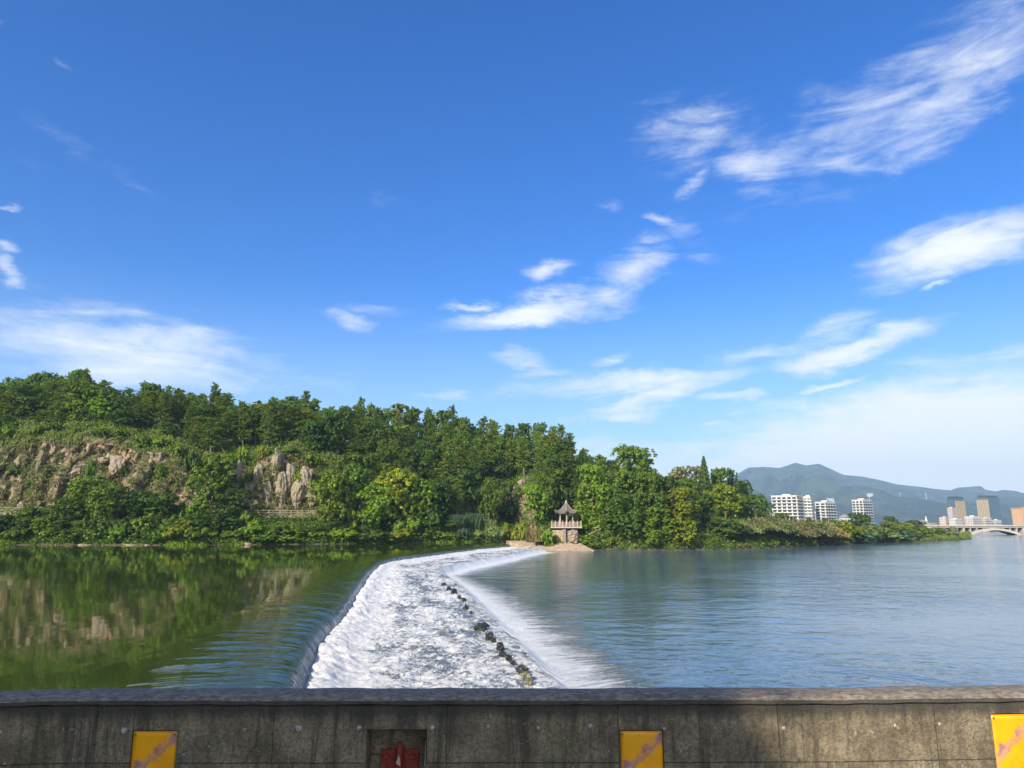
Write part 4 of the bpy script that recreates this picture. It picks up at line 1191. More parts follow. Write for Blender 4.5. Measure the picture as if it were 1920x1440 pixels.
tower('office_tower', 'dark crowned office tower with beige ribs on its right face', 'tower', 1778, 1793, 1812, 935, 1400, 16, 3, 7, M_TOWER, M_GLASSB, 16, 14, fin=M_BEIGE, fin_side=1, group=GT, cap=M_GLASS)
tower('office_tower', 'dark crowned office tower with beige ribs on its left face', 'tower', 1834, 1857, 1878, 933, 1420, 16, 8, 4, M_TOWER, M_GLASSB, 14, 18, fin=M_BEIGE, fin_side=0, group=GT, cap=M_GLASS)
GP = 'pale stepped blocks beyond the arch bridge'
tower('apartment_building', 'pinkish stepped block in front of the left office tower', 'building', 1777, 1786, 1794, 953, 1150, 8, 3, 3, M_PINK, M_GREYP, 8, 8, group=GP)
tower('apartment_building', 'low pale block left of the left office tower base', 'building', 1760, 1772, 1780, 971, 1120, 4, 3, 3, M_PINK, M_GREYP, 8, 8, group=GP)
tower('apartment_building', 'low block right of the left office tower base', 'building', 1778, 1790, 1803, 974, 1110, 3, 3, 5, M_WHITE, M_GREYP, 8, 8, group=GP)
tower('apartment_building', 'low white terraced block between the two office towers', 'building', 1808, 1822, 1838, 969, 1120, 5, 3, 5, M_WHITE, M_GREYP, 8, 8, group=GP, band=M_WHITE)
tower('apartment_building', 'low pinkish terraced block under the right office tower', 'building', 1837, 1846, 1858, 972, 1125, 4, 3, 4, M_PINK, M_GREYP, 8, 8, group=GP, band=M_WHITE)
tower('apartment_building', 'lowest white terraced block at the right office tower foot', 'building', 1857, 1864, 1876, 976, 1130, 3, 3, 4, M_WHITE, M_GREYP, 8, 8, group=GP, band=M_WHITE)
tower('apartment_building', 'orange plastered block at the right frame edge', 'building', 1897, 1915, 1960, 953, 1000, 9, 3, 9, M_ORANGE, M_GREYP, 12, 8, group='orange blocks at the right edge', winw=.4, winh=.45)
tower('apartment_building', 'orange plastered block beyond the right frame edge', 'building', 1975, 1995, 2040, 950, 1010, 9, 3, 8, M_ORANGE, M_GREYP, 12, 8, group='orange blocks at the right edge', winw=.4, winh=.45)
GH = 'small houses between the trees and the bridge'


def house(label, px, w_px, top, Y, mat, nw=3):
    z1 = zrow(top, Y); W_ = w_px / FPX * Y; X = xcol(px, Y, 5); o = empty('house', (X, Y, 1.0), .15, label, 'house', GH); H = z1 - 1.0
    MB().box((0, 0, H * .40), (W_, 8, H * .80)).build('wall', mat, o)
    MB().add([(-W_ * .55, -4.6, H * .80), (W_ * .55, -4.6, H * .80), (W_ * .55, 4.6, H * .80), (-W_ * .55, 4.6, H * .80), (-W_ * .42, 0, H), (W_ * .42, 0, H)],
             [(0, 1, 5, 4), (2, 3, 4, 5), (1, 2, 5), (3, 0, 4), (3, 2, 1, 0)]).build('roof', M_ROOFC, o)
    for k in range(nw):
        for zz in (.35, .62): MB().box((W_ * ((k + .5) / nw - .5), -4.0, H * zz), (W_ / nw * .45, .3, H * .13)).build('window', M_GLASS, o)


house('small white house just right of the distant dark trees', 1727, 16, 975, 640, M_WHITE)
house('low pale house touching the left end of the bridge', 1745, 14, 980, 620, M_PINK)
house('flat pale house under the thin white spire', 1737, 12, 981, 660, M_WHITE, 2)
house('cream house showing between willow bush and dark round tree', 1572, 18, 973, 640, M_PINK, 2)
house('small white house right of the second apartment block', 1585, 12, 965, 690, M_WHITE, 2)
sx = xcol(1736.5, 700, 10); o = empty('spire', (sx, 700, 1), 0, 'thin white spire above the small houses', 'spire')
MB().tube([(0, 0, 0), (0, 0, zrow(975, 700) - 1)], [1.4, 1.2], 8).build('base', M_WHITE, o); MB().tube([(0, 0, zrow(975, 700) - 1), (0, 0, zrow(967, 700) - 1)], [1.0, .08], 8).build('needle', M_WHITE, o)
# white masts and houses on the mountain foot
for px, py, h, Y, lab in [(1690, 929, 30, 3300, 'thin white power mast on the mountain foot, left one'), (1738, 928, 48, 3200, 'tall white power mast on the mountain foot, middle one'), (1631, 934, 34, 3300, 'thin white power mast above the slender tower block')]:
    X = xcol(px, Y, 100); zb = zrow(py + 6, Y); Y = min(range(2700, 5200, 40), key=lambda q: abs(mountain_z(xcol(px, q, 100), q) - zrow(py + 6, q))); X = xcol(px, Y, 100); zb = mountain_z(X, Y); o = empty('power_mast', (X, Y, zb - 2), 0, lab, 'mast', 'white masts on the mountain foot')
    Ht = zrow(py - 6, Y) - zb
    MB().tube([(0, 0, 0), (0, 0, Ht)], [1.5, .6], 6).build('shaft', M_WHITE, o)
    for q in (.7, .82, .94): MB().box((0, 0, Ht * q), (8, .8, .8)).build('cross_arm', M_WHITE, o)
for px, py, Y, w, lab in [(1557, 924, 3600, 26, 'white building low on the mountain above the second block'), (1633, 927, 3700, 20, 'bright white villa on the mountain slope')]:
    X = xcol(px, Y, 100); z = mountain_z(X, Y); o = empty('hillside_house', (X, Y, z - 3), 0, lab, 'house', 'white houses on the mountain')
    MB().box((0, 0, 8), (w * 1.3, 14, 16)).build('wall', M_WHITE, o); MB().box((0, 0, 16.6), (w * 1.4, 16, 1.6)).build('roof', M_ROOFC, o)
    for k in range(3): MB().box((w * .4 * (k - 1), -7.1, 9), (w * .2, .6, 5)).build('window', M_GLASS, o)


# ------------------------------------------------------------------ arch bridges
def arch_bridge(label, Y, deck_top, deck_bot, px_feet, apex, width, foot_py, col_step, x_end_px):
    zt_, zb_, za = zrow(deck_top, Y), zrow(deck_bot, Y), zrow(apex, Y)
    xs = [xcol(p, Y, 4) for p in px_feet]; x0, x1 = xcol(x_end_px[0], Y, 4), xcol(x_end_px[1], Y, 4)
    o = empty('arch_bridge', (xs[0], Y, 0), 0, label, 'bridge', 'arch bridges across the far river')
    X0 = xs[0]
    MB().box(((x0 + x1) / 2 - X0, width / 2, (zt_ + zb_) / 2 - .1), (x1 - x0, width, zt_ - zb_ - .4)).build('deck', M_CONC, o)
    MB().box(((x0 + x1) / 2 - X0, -.25, zt_ - .15), (x1 - x0, .5, .7)).build('parapet', M_STONEW, o)
    for a, b in zip(xs[:-1], xs[1:]):
        zf = -.3; n = 22; m = MB(); pr = None; th = .032 * (b - a) + .15
        for i in range(n + 1):
            s = i / n; x = a + .6 + (b - a - 1.2) * s - X0; z = zf + (za - zf) * (1 - (2 * s - 1) ** 2)
            cur = [(x, -.1, z - th), (x, -.1, z), (x, width + .1, z), (x, width + .1, z - th)]
            if pr:
                m.add(pr + cur, [(0, 4, 5, 1), (1, 5, 6, 2), (2, 6, 7, 3), (3, 7, 4, 0)])
            pr = cur
        m.build('arch', M_CONC, o)
        k = int((b - a) / col_step)
        for i in range(1, k):
            s = i / k
            z = zf + (za - zf) * (1 - (2 * s - 1) ** 2)
            if zb_ - z < .35: continue
            MB().box((a + (b - a) * s - X0, width / 2, (z + zb_) / 2), (.55, width * .9, zb_ - z + .1)).build('column', M_CONC, o)
        MB().box((a - X0, width / 2, 1.2 - .9), (2.2, width + 1.5, 2.4)).build('pier', M_CONC, o)
        MB().box((a - X0, width / 2, (1.4 + zb_) / 2), (1.1, width * .9, zb_ - 1.4)).build('column', M_CONC, o)
    return o


arch_bridge('pale concrete arch bridge with slim columns, nearer of the two', 430, 985.0, 989.5, [1590, 1699, 1808, 1920, 2031, 2142], 990.0, 9, 1002, 3.8, (1560, 2300))
arch_bridge('low many arched bridge seen under the nearer one', 610, 991.5, 993.5, [1760, 1788, 1816, 1844, 1872, 1900, 1928, 1956, 1984], 994.0, 7, 998, 4.0, (1700, 2200))

M_RIDGE = flat_mat('grey ridge tile', (.24, .21, .18), .8, scale=3)
# lamps on the right bank
for px, r, top, lab in [(1532, 16, 962, 'white street lamp over the willow bushes'), (1586, 10, 984, 'white street lamp before the dark round tree'), (1603, 9, 992, 'short white post right of the bank lamp')]:
    Y = float(bankY(px)) + r; z = float(height(px, r)); X = xcol(px, Y, z); H = zrow(top, Y) - z; o = empty('street_lamp', (X, Y, z), 0, lab, 'street lamp', 'lamps on the right bank')
    MB().tube([(0, 0, -.3), (0, 0, H)], [.09, .06], 8).build('pole', M_STEEL, o)
    MB().tube([(0, 0, H), (0, 0, H + .2), (0, 0, H + .45)], [.22, .3, .08], 10).build('lamp_head', M_WHITE, o)

# ------------------------------------------------------------------ stone landing, pavilion and terrace
def stone_mat(name, c1, c2, cm, sc):
    m, N = new_mat(name); g = N.n('ShaderNodeTexCoord').outputs['Object']
    w = N.n('ShaderNodeVectorMath', operation='ADD', _0=g, _1=N.n('ShaderNodeVectorMath', operation='SCALE', _0=N.n('ShaderNodeTexNoise', _Vector=g, _Scale=.8).outputs[1], _Scale=.5).outputs[0]).outputs[0]
    v = N.n('ShaderNodeTexVoronoi', _Vector=w, _Scale=sc); v.feature = 'DISTANCE_TO_EDGE'
    vc = N.n('ShaderNodeTexVoronoi', _Vector=w, _Scale=sc)
    c = N.mix(N.n('ShaderNodeSeparateColor', _0=vc.outputs['Color']).outputs[0], c1, c2)
    c = N.mix(N.mr(v.outputs[0], .03, .0), c, cm)
    c = N.mix(N.mr(N.noise(g, .9, 5, .65), .5, .75, 0, .6), c, (.13, .12, .07))
    b = N.n('ShaderNodeBump', _Strength=.8, _Distance=.08, _Height=N.mr(v.outputs[0], 0, .08)).outputs[0]
    finish(N, N.n('ShaderNodeBsdfPrincipled', _Base_Color=c, _Roughness=.9, _Normal=b).outputs[0]); return m


M_STONES = stone_mat('tan stone blocks', (.42, .29, .19), (.54, .43, .30), (.16, .11, .08), 1.5)
M_STONEG = stone_mat('grey stone blocks', (.26, .22, .19), (.40, .34, .29), (.08, .07, .06), 1.3)
tl_, tr_ = pt(955, 184, zrow(1015.5, 184)), pt(1080, 184.5, zrow(1014.5, 184.5))
bl_, br_ = pt(1008, 177.0, .1), pt(1114, yrow(1032, .1), .1)
lb_, rb_ = tl_ + Vector((-1, 7, .1)), tr_ + Vector((1, 7, .3))
ap = MB(); Vt = [tl_, tr_, br_, bl_, lb_, rb_]; lowv = [Vector((v.x, v.y, -1.5)) for v in Vt]
ap.add(Vt + lowv, [(3, 2, 1, 0), (0, 1, 5, 4), (9, 3, 0, 6), (9, 8, 2, 3), (8, 7, 1, 2), (7, 11, 5, 1), (6, 0, 4, 10), (10, 4, 5, 11)])
land = ap.build('stone_landing', M_STONES, bevel=0); tag(land, 'sloping tan stone landing where the weir meets the right shore', 'landing')
# steps up to the right
o = empty('stone_steps', tuple(pt(1080, 184.3, zrow(1015, 184.3))), 0, 'pale stone stair climbing right from the landing through bushes', 'steps')
a_ = Vector((0, 0.3, 0)); b_ = pt(1126, 189, zrow(994, 189)) - o.location; n = 16
st_ = MB()
for k in range(n):
    p = a_.lerp(b_, k / n); st_.box((p.x, p.y, p.z - .5), (b_.x / n * 1.02, 1.5, 1.3))
st_.build('treads', M_STONES, o); MB().bar(a_ + Vector((0, -.85, .3)), b_ + Vector((0, -.85, .3)), .25, .3).build('side_wall', M_STONES, o)

TZ = zrow(987.5, 183.0); YP = 186.0
tx0, tx1 = xcol(1033, 183, TZ), xcol(1091, 183, TZ); txc = xcol(1062, YP, TZ)
o = empty('terrace', (txc, 183, 0), 0, 'pavilion terrace of pale slab on tan and grey stone walls', 'terrace')
MB().box(((tx0 + tx1) / 2 - txc, 3.6, TZ - .18), (tx1 - tx0, 7.4, .36)).build('slab', M_STONEW, o, bevel=.03)
xa, xb, xc_, xd = (xcol(p, 183, 4) - txc for p in (1036, 1055.5, 1061, 1079))
MB().box(((xa + xb) / 2, 3.8, TZ / 2 - .4), (xb - xa, 6.6, TZ - .9)).build('tan_wall', M_STONES, o)
MB().box(((xb + xc_) / 2, 3.4, TZ / 2 - .3), (xc_ - xb, 7.0, TZ - .7)).build('pillar', M_RIDGE, o)
MB().box(((xc_ + xd) / 2, 3.9, TZ / 2 - .5), (xd - xc_, 6.4, TZ - 1.0), taper=1).build('grey_wall', M_STONEG, o)
# terrace railing
o = empty('railing', (txc, 183, TZ), 0, 'white and reddish lattice railing round the pavilion terrace', 'railing')
L0, L1_ = tx0 - txc + .2, tx1 - txc - .2; RH = 1.15; nP = 9
for k in range(nP):
    x = L0 + (L1_ - L0) * k / (nP - 1); MB().box((x, .15, RH / 2 + .08), (.2, .2, RH + .16)).box((x, .15, RH + .22), (.28, .28, .14)).build('post', M_STONEW, o)
for z in (RH - .08, .25): MB().box(((L0 + L1_) / 2, .15, z), (L1_ - L0, .1, .12)).build('rail', M_WOODR, o)
for k in range(nP - 1):
    x = L0 + (L1_ - L0) * k / (nP - 1); x2 = L0 + (L1_ - L0) * (k + 1) / (nP - 1); m = MB()
    m.bar((x + .1, .15, .3), ((x + x2) / 2, .15, RH - .12), .07); m.bar(((x + x2) / 2, .15, RH - .12), (x2 - .1, .15, .3), .07)
    m.bar((x + .1, .15, RH - .14), ((x + x2) / 2, .15, .3), .07); m.bar(((x + x2) / 2, .15, .3), (x2 - .1, .15, RH - .14), .07); m.build('lattice_panel', M_WOODR if k % 2 else M_STONEW, o)
for sx_ in (L0, L1_):
    MB().box((sx_, 3.6, RH - .08), (.1, 6.8, .12)).build('side_rail', M_WOODR, o)

# pavilion: hexagonal roof with sweeping corners
ze = zrow(963.5, YP) - TZ; zp = zrow(943.5, YP) - TZ; zf_ = zrow(937.5, YP) - TZ; RW = 22.0 / FPX * YP
pav = empty('pavilion', (txc, YP, TZ), rad(30), 'small hexagonal pavilion with upswept grey tiled roof above the landing', 'pavilion')
m = MB(); NR, NA = 12, 6; grid = []
for i in range(NR + 1):
    t = i / NR; ring_ = []
    for k in range(NA * 8):
        a = 2 * pi * k / (NA * 8) + pi / 6 * 0; ph = (a % (pi / 3)) / (pi / 3); cor = abs(ph - .5) * 2      # 1 at the six corners
        base = cos(pi / 6) / cos((ph - .5) * pi / 3)
        r = RW * (.04 + .96 * t) * (base * (1 + .10 * cor ** 3 * t ** 2))
        z = ze + .15 + (zp - ze) * (1 - t) ** 1.75 + (.75 * cor ** 4) * t ** 3
        z += .05 * (1 if k % 2 else -1) * t
        ring_.append((cos(a) * r, sin(a) * r, z))
    grid.append(ring_)
vs = [p for rg in grid for p in rg]; n_ = NA * 8; fs = []
for i in range(NR):
    for k in range(n_): fs.append((i * n_ + k, (i + 1) * n_ + k, (i + 1) * n_ + (k + 1) % n_, i * n_ + (k + 1) % n_))
vs2 = [(x * .97, y * .97, z - .22) for (x, y, z) in grid[-1]] + [(0, 0, ze + 1.1)]; b0 = len(vs); vs += vs2
for k in range(n_):
    fs.append((NR * n_ + k, b0 + k, b0 + (k + 1) % n_, NR * n_ + (k + 1) % n_)); fs.append((b0 + (k + 1) % n_, b0 + k, b0 + n_))
roof = m.add(vs, fs).build('roof', M_TILE, pav)
for q in range(6):
    a = q * pi / 3; pts_ = []
    for i in range(NR + 1):
        t = i / NR; r = RW * (.04 + .96 * t) * (1 + .10 * t ** 2) * 1.0; pts_.append((cos(a) * r, sin(a) * r, ze + .22 + (zp - ze) * (1 - t) ** 1.75 + .75 * t ** 3))
    MB().tube(pts_, [.13] * NR + [.09], 6).build('ridge', M_RIDGE, roof)
MB().tube([(0, 0, zp - .2), (0, 0, zp + .15), (0, 0, zp + .3), (0, 0, zp + .55), (0, 0, zp + .7), (0, 0, zf_)], [.32, .3, .14, .3, .12, .03], 10).build('finial', M_STONEW, roof, smooth=True)
for q in range(6):
    a = q * pi / 3; x, y = cos(a) * RW * .60, sin(a) * RW * .60
    MB().tube([(x, y, 0), (x, y, .25), (x, y, ze + .5)], [.24, .15, .14], 10).build('column', M_STONEW, pav)
    a2 = a + pi / 3
    MB().bar((x, y, ze + .12), (cos(a2) * RW * .6, sin(a2) * RW * .6, ze + .12), .14, .28).build('beam', M_WOODR, pav)
    if q != 1: MB().bar((x, y, .5), (cos(a2) * RW * .6, sin(a2) * RW * .6, .5), .35, .1).build('bench', M_WOODR, pav)
MB().prism([(cos(k * pi / 3) * RW * .72, sin(k * pi / 3) * RW * .72) for k in range(6)], 0.005, .16).build('floor', M_STONEW, pav)


# ------------------------------------------------------------------ boardwalks along the cliff foot
def boardwalk(label, px0, px1, deck_py, r, rail_h, group, sup=True):
    Y0, Y1 = float(bankY(px0)) + r, float(bankY(px1)) + r; z = zrow(deck_py, (Y0 + Y1) / 2)
    p0, p1 = Vector((xcol(px0, Y0, z), Y0, z)), Vector((xcol(px1, Y1, z), Y1, z)); L = (p1 - p0).length
    o = empty('boardwalk', tuple(p0), atan2(p1.y - p0.y, p1.x - p0.x), label, 'boardwalk', group)
    MB().box((L / 2, 1.0, -.08), (L, 2.2, .14)).build('deck', M_WOOD, o); MB().box((L / 2, -.02, -.32), (L, .16, .34)).build('edge_beam', M_WOOD, o)
    n = max(2, int(L / 2.3))
    for k in range(n + 1):
        MB().box((L * k / n, 0, rail_h / 2), (.16, .16, rail_h + .1)).build('post', M_WOOD, o)
        if k < n:
            mm = MB(); mm.bar((L * k / n, 0, .2), (L * (k + 1) / n, 0, rail_h * .62), .07); mm.build('brace', M_WOOD, o)
    for zz in (rail_h, rail_h * .62, .2): MB().box((L / 2, 0, zz), (L, .09, .10)).build('rail', M_WOOD, o)
    for k in range(max(2, n // 2) + 1):
        MB().box((L * k / max(2, n // 2), .3, -2.0), (.32, .32, 3.4)).build('support', M_CONC, o)


GB = 'wooden boardwalks at the cliff foot'
boardwalk('wooden boardwalk with railing at the foot of the tan cliff', -90, 128, 962, 12.6, 1.25, GB)
boardwalk('wooden boardwalk with railing under the grey cliff', 462, 606, 967.5, 11.0, 1.3, GB)
boardwalk('short dark wooden railing walk beside the reeds', 907, 925, 980, 8.5, 1.35, GB)


# ------------------------------------------------------------------ rocks
def boulder(name, c, s, seed, mat, label, cat, group, flat=.6, rz=0.0):
    bm = bmesh.new(); bmesh.ops.create_icosphere(bm, subdivisions=4, radius=1.0)
    P = np.array([v.co[:] for v in bm.verts]); d = .62 + .75 * fbm(P[:, 0] * 1.1 + seed, P[:, 1] * 1.1, P[:, 2] * 1.1 + 7, oct=4, seed=seed)
    P = P * d[:, None]; P = np.sign(P) * np.abs(P) ** .86
    for v, p in zip(bm.verts, P): v.co = (p[0] * s[0], p[1] * s[1], p[2] * s[2] * flat)
    me = bpy.data.meshes.new(name); bm.to_mesh(me); bm.free(); me.polygons.foreach_set('use_smooth', [True] * len(me.polygons)); me.materials.append(mat)
    o = link(name, me); o.location = c; o.rotation_euler = (0, 0, rz); return tag(o, label, cat, group)


def crag(name, c, s, seed, mat, label, cat, group):
    bm = bmesh.new(); bmesh.ops.create_icosphere(bm, subdivisions=4, radius=1.0)
    P = np.array([v.co[:] for v in bm.verts]); rr = np.random.default_rng(seed)
    d = np.ones(len(P)) * 1.2
    for _ in range(16):                                  # split faces: cut the lump by random planes
        nrm = unit(rr, 1)[0] * np.array([1, 1, .35]); nrm /= np.linalg.norm(nrm); t = np.maximum(P @ nrm, .05); d = np.minimum(d, rr.uniform(.55, .95) / t)
    d = d * (.65 + .8 * np.abs(fbm(P[:, 0] * 2.6 + seed, P[:, 1] * 3.5, P[:, 2] * 1.6, oct=4, seed=seed) - .2))
    for v, p, q in zip(bm.verts, P, d): v.co = (p[0] * q * s[0], p[1] * q * s[1], p[2] * q * s[2])
    me = bpy.data.meshes.new(name); bm.to_mesh(me); bm.free(); me.materials.append(mat)
    o = link(name, me); o.location = c; return tag(o, label, cat, group)


def rock_mat(name, c1, c2, moss, wet):
    m, N = new_mat(name); g = N.n('ShaderNodeTexCoord').outputs['Object']; nn_ = N.n('ShaderNodeNewGeometry')
    a = N.noise(g, 3.0, 6, .65); c = N.mix(N.mr(a, .35, .65), c1, c2)
    up_ = N.n('ShaderNodeSeparateXYZ', _0=nn_.outputs['Normal']).outputs[2]
    c = N.mix(N.m('MULTIPLY', N.mr(up_, .2, .8), N.mr(N.noise(g, 2.2, 4), .42, .58)), c, moss)
    b = N.n('ShaderNodeBump', _Strength=.8, _Distance=.06, _Height=a).outputs[0]
    finish(N, N.n('ShaderNodeBsdfPrincipled', _Base_Color=c, _Roughness=.35 if wet else .9, _Normal=b).outputs[0]); return m


M_WET = rock_mat('wet dark rock', (.012, .013, .012), (.038, .036, .028), (.020, .032, .010), True)
M_DRY = rock_mat('tan bank rock', (.36, .26, .18), (.52, .42, .30), (.20, .17, .09), False)
M_CRAG = rock_mat('cliff rock', (.20, .15, .12), (.46, .36, .26), (.14, .14, .06), False)
M_TANR = rock_mat('mossy tan boulder', (.10, .10, .05), (.30, .27, .17), (.09, .10, .03), True)
GR = 'dark rocks along the lower weir edge'
WR = [(832, 1096, 12, 'd'), (841, 1104, 16, 'd'), (850, 1110, 20, 'd'), (861, 1120, 15, 'd'), (868, 1124, 11, 'd'), (876, 1138, 20, 'd'), (886, 1147, 10, 'd'), (905, 1177, 26, 'd'), (914, 1170, 17, 'd'), (920, 1193, 22, 'd'), (927, 1199, 17, 'd'),
      (936, 1213, 22, 'd'), (944, 1225, 20, 'd'), (953, 1232, 20, 'd'), (965, 1240, 16, 'd'), (977, 1256, 26, 'd'), (984, 1268, 24, 'm'), (994, 1277, 26, 't')]
wl = ['small dark rock at the far end of the rock line', 'dark rock second from the far end', 'wide dark rock third from the far end', 'dark rock just before the paired small ones', 'small dark rock touching its neighbour in the far group', 'dark rock last of the far group',
      'tiny dark rock alone in the foam gap', 'tall black rock at the start of the middle group', 'black rock peeking behind the tall black rock', 'black rock right below the tall one', 'wet black rock fourth in the middle group', 'black rock halfway along the near line',
      'black rock above the white gush', 'flat black rock before the near gap', 'small black rock in the near gap', 'black rock above the mossy pair', 'mossy green brown boulder third from the parapet', 'tan brown boulder nearest the parapet']
for k, ((px, py, w, kd), lab) in enumerate(zip(WR, wl)):
    p = hit(px, py, 1.0); s = w / FPX * p.y * .46
    crag('weir_rock', (p.x + rngT.uniform(-.1, .1), p.y, .96), (s * rngT.uniform(1.0, 1.5), s * rngT.uniform(.8, 1.2), s * rngT.uniform(.55, .85)), 10 + k, dict(d=M_WET, m=M_TANR, t=M_TANR)[kd], lab, 'rock', GR).rotation_euler = (rngT.uniform(-.3, .3), rngT.uniform(-.3, .3), rngT.random() * 6)
GK = 'flat tan rocks on the pool bank'
for k, (px, wpx, py, h, lab) in enumerate([(62, 54, 1021, .9, 'tan rock with a cleft under the left bushes'), (118, 60, 1021, .8, 'long pale flat rock left on the pool bank'), (162, 30, 1022, .6, 'small pale rock next to the long flat one'), (248, 34, 1022, .55, 'pale flat rock before the dark spreading tree'),
                                          (282, 24, 1022, .5, 'small rock left of the pale rounded bush'), (612, 56, 1019.5, 1.0, 'large flat tan rock under the yellow green tree'), (592, 36, 1016, 1.5, 'tan earth rock above the large flat one'),
                                          (697, 44, 1018, 1.3, 'tan rock at the water below the ragged tree'), (730, 24, 1018, .7, 'small tan rock right of the ragged tree'), (468, 16, 1022, .6, 'grey stone at the end of the grass tongue')]):
    p = hit(px, py, 2.0); s = wpx / FPX * p.y * .62
    crag('bank_rock', (p.x, p.y - .4, 2.0), (s * 1.1, min(s, 1.8), h * .8), 60 + k, M_CRAG if k == 9 else M_DRY, lab, 'rock', GK)
GC = 'bare rock patches in the wood'
for k, (px, wpx, py, hpx, r, lab) in enumerate([(893, 26, 925, 34, 17, 'pinkish bare rock patch behind the slim leafy tree'), (957, 34, 928, 30, 18, 'pale bare rock patch left of the bright tree'), (978, 15, 908, 14, 20, 'orange rock outcrop above the bright tree'),
                                                (1030, 18, 925, 24, 17, 'dark rock outcrop behind the pavilion trees')]):
    Y = float(bankY(px)) + r; z = zrow(py, Y); crag('rock_outcrop', (xcol(px, Y, z), Y + 1.5, z), (wpx / FPX * Y * .6, 2.6, hpx / FPX * Y * .6), 90 + k, M_CRAG, lab, 'rock', GC)
M_PALER = rock_mat('pale cliff rock', (.15, .12, .08), (.40, .34, .24), (.10, .13, .04), False)
for k, (px, w, py, h, r) in enumerate([(462, 12, 925, 50, 15.0), (480, 13, 905, 70, 15.6), (497, 15, 925, 74, 14.8), (512, 14, 880, 60, 16.6), (524, 16, 925, 84, 14.8), (541, 13, 900, 66, 15.8), (553, 15, 930, 70, 14.8), (570, 13, 905, 66, 15.6), (583, 14, 930, 50, 15.0)]):
    Y = float(bankY(px)) + r; z = zrow(py, Y); crag('cliff_rock', (xcol(px, Y, z), Y + 1.15, z), (w / FPX * Y * 1.05, 1.9, h / FPX * Y * .42), 150 + k, M_PALER, f'pale beige upright rock, {ordinal(k)} on the grey cliff', 'rock', 'upright rocks of the grey cliff')
crag('rock_outcrop', (xcol(1075, 182, 3.5), 182.6, 3.4), (1.9, 1.4, 1.5), 177, M_CRAG, 'dark rough rock under the right end of the pavilion terrace', 'rock', 'bare rock patches in the wood')
GL = 'broken rocks on the cliff face'
for k, (px, w, py, h, r, lab) in enumerate([(143, 22, 878, 22, 16.4, 'round orange tan rock bulging from the tan cliff'), (190, 24, 862, 12, 17.2, 'orange ledge rock above the bright cliff tree'), (212, 36, 875, 40, 16.6, 'large pale boulder face in the middle of the cliff'),
                                            (35, 26, 950, 16, 13.5, 'orange rubble rock above the left boardwalk'), (445, 8, 880, 30, 15.6, 'narrow pink grey rock edge left of the grey cliff'), (518, 12, 850, 22, 18.6, 'reddish rock knob at the top of the grey cliff')]):
    Y = float(bankY(px)) + r; z = zrow(py, Y); crag('cliff_rock', (xcol(px, Y, z), Y + 1.0, z), (w / FPX * Y * .52, 1.8, h / FPX * Y * .52), 120 + k, M_CRAG, lab, 'rock', GL)


# ------------------------------------------------------------------ a walker on the right bank path
def skin_fig(name, chain, mat, parent):
    vs, es, rs_ = [], [], []
    for path in chain:
        prev = None
        for (p, r) in path:
            if isinstance(p, int): prev = p; continue
            vs.append(p); rs_.append(r); i = len(vs) - 1
            if prev is not None: es.append((prev, i))
            prev = i
    me = bpy.data.meshes.new(name); me.from_pydata(vs, es, []); me.materials.append(mat); ob = link(name, me, parent)
    md = ob.modifiers.new('skin', 'SKIN'); ob.modifiers.new('sub', 'SUBSURF').levels = 1
    ob.modifiers['sub'].render_levels = 1
    for i, r in enumerate(rs_):
        sv = me.skin_vertices[0].data[i]; sv.radius = (r, r * .8)
        if i == 0: sv.use_root = True
    return ob


Yq = float(bankY(1352)) + 9.0; zq = float(height(1352, 9.0)) + .1
per = empty('person', (xcol(1352, Yq, zq), Yq, zq), .5, 'person in a white shirt and blue trousers walking in the shade of the right bank', 'person')
M_SKIN = flat_mat('skin', (.45, .28, .2), .6); M_SHIRT = flat_mat('white shirt', (.72, .74, .78), .8); M_JEANS = flat_mat('blue trousers', (.07, .10, .2), .9); M_HAIR = flat_mat('black hair', (.02, .018, .016), .6); M_SHOE = flat_mat('dark shoes', (.04, .04, .04), .6)
skin_fig('body', [[((0, 0, .95), .13), ((0, 0, 1.15), .13), ((0, 0, 1.38), .15), ((0, 0, 1.48), .06), ((0, -.01, 1.56), .085), ((0, -.01, 1.66), .09), ((0, -.01, 1.72), .06)],
                  [(2, 0), ((-.19, 0, 1.38), .055), ((-.24, .05, 1.12), .042), ((-.24, -.08, .90), .032), ((-.24, -.12, .82), .03)], [(2, 0), ((.19, 0, 1.38), .055), ((.24, -.06, 1.12), .042), ((.24, -.2, .93), .032), ((.24, -.25, .86), .03)],
                  [(0, 0), ((-.09, 0, .88), .085), ((-.10, -.14, .48), .058), ((-.10, -.08, .08), .04), ((-.10, -.2, .04), .035)], [(0, 0), ((.09, 0, .88), .085), ((.10, .05, .48), .058), ((.10, .24, .12), .04), ((.10, .16, .04), .035)]], M_SKIN, per)
skin_fig('shirt', [[((0, 0, .92), .155), ((0, 0, 1.15), .15), ((0, 0, 1.38), .17), ((0, 0, 1.45), .08)], [(2, 0), ((-.2, 0, 1.38), .07), ((-.235, .04, 1.17), .06)], [(2, 0), ((.2, 0, 1.38), .07), ((.235, -.05, 1.17), .06)]], M_SHIRT, per)
skin_fig('trousers', [[((0, 0, .94), .15), ((0, 0, .88), .14)], [(1, 0), ((-.09, 0, .82), .1), ((-.10, -.14, .48), .075), ((-.10, -.08, .14), .06)], [(1, 0), ((.09, 0, .82), .1), ((.10, .05, .48), .075), ((.10, .22, .18), .06)]], M_JEANS, per)
MB().tube([(0, .02, 1.62), (0, .02, 1.70), (0, .01, 1.77)], [.10, .105, .05], 10).build('hair', M_HAIR, per, smooth=True)
for s_, y_ in ((-.10, -.12), (.10, .2)): MB().box((s_, y_, .04), (.09, .25, .08)).build('shoe', M_SHOE, per, bevel=.02)

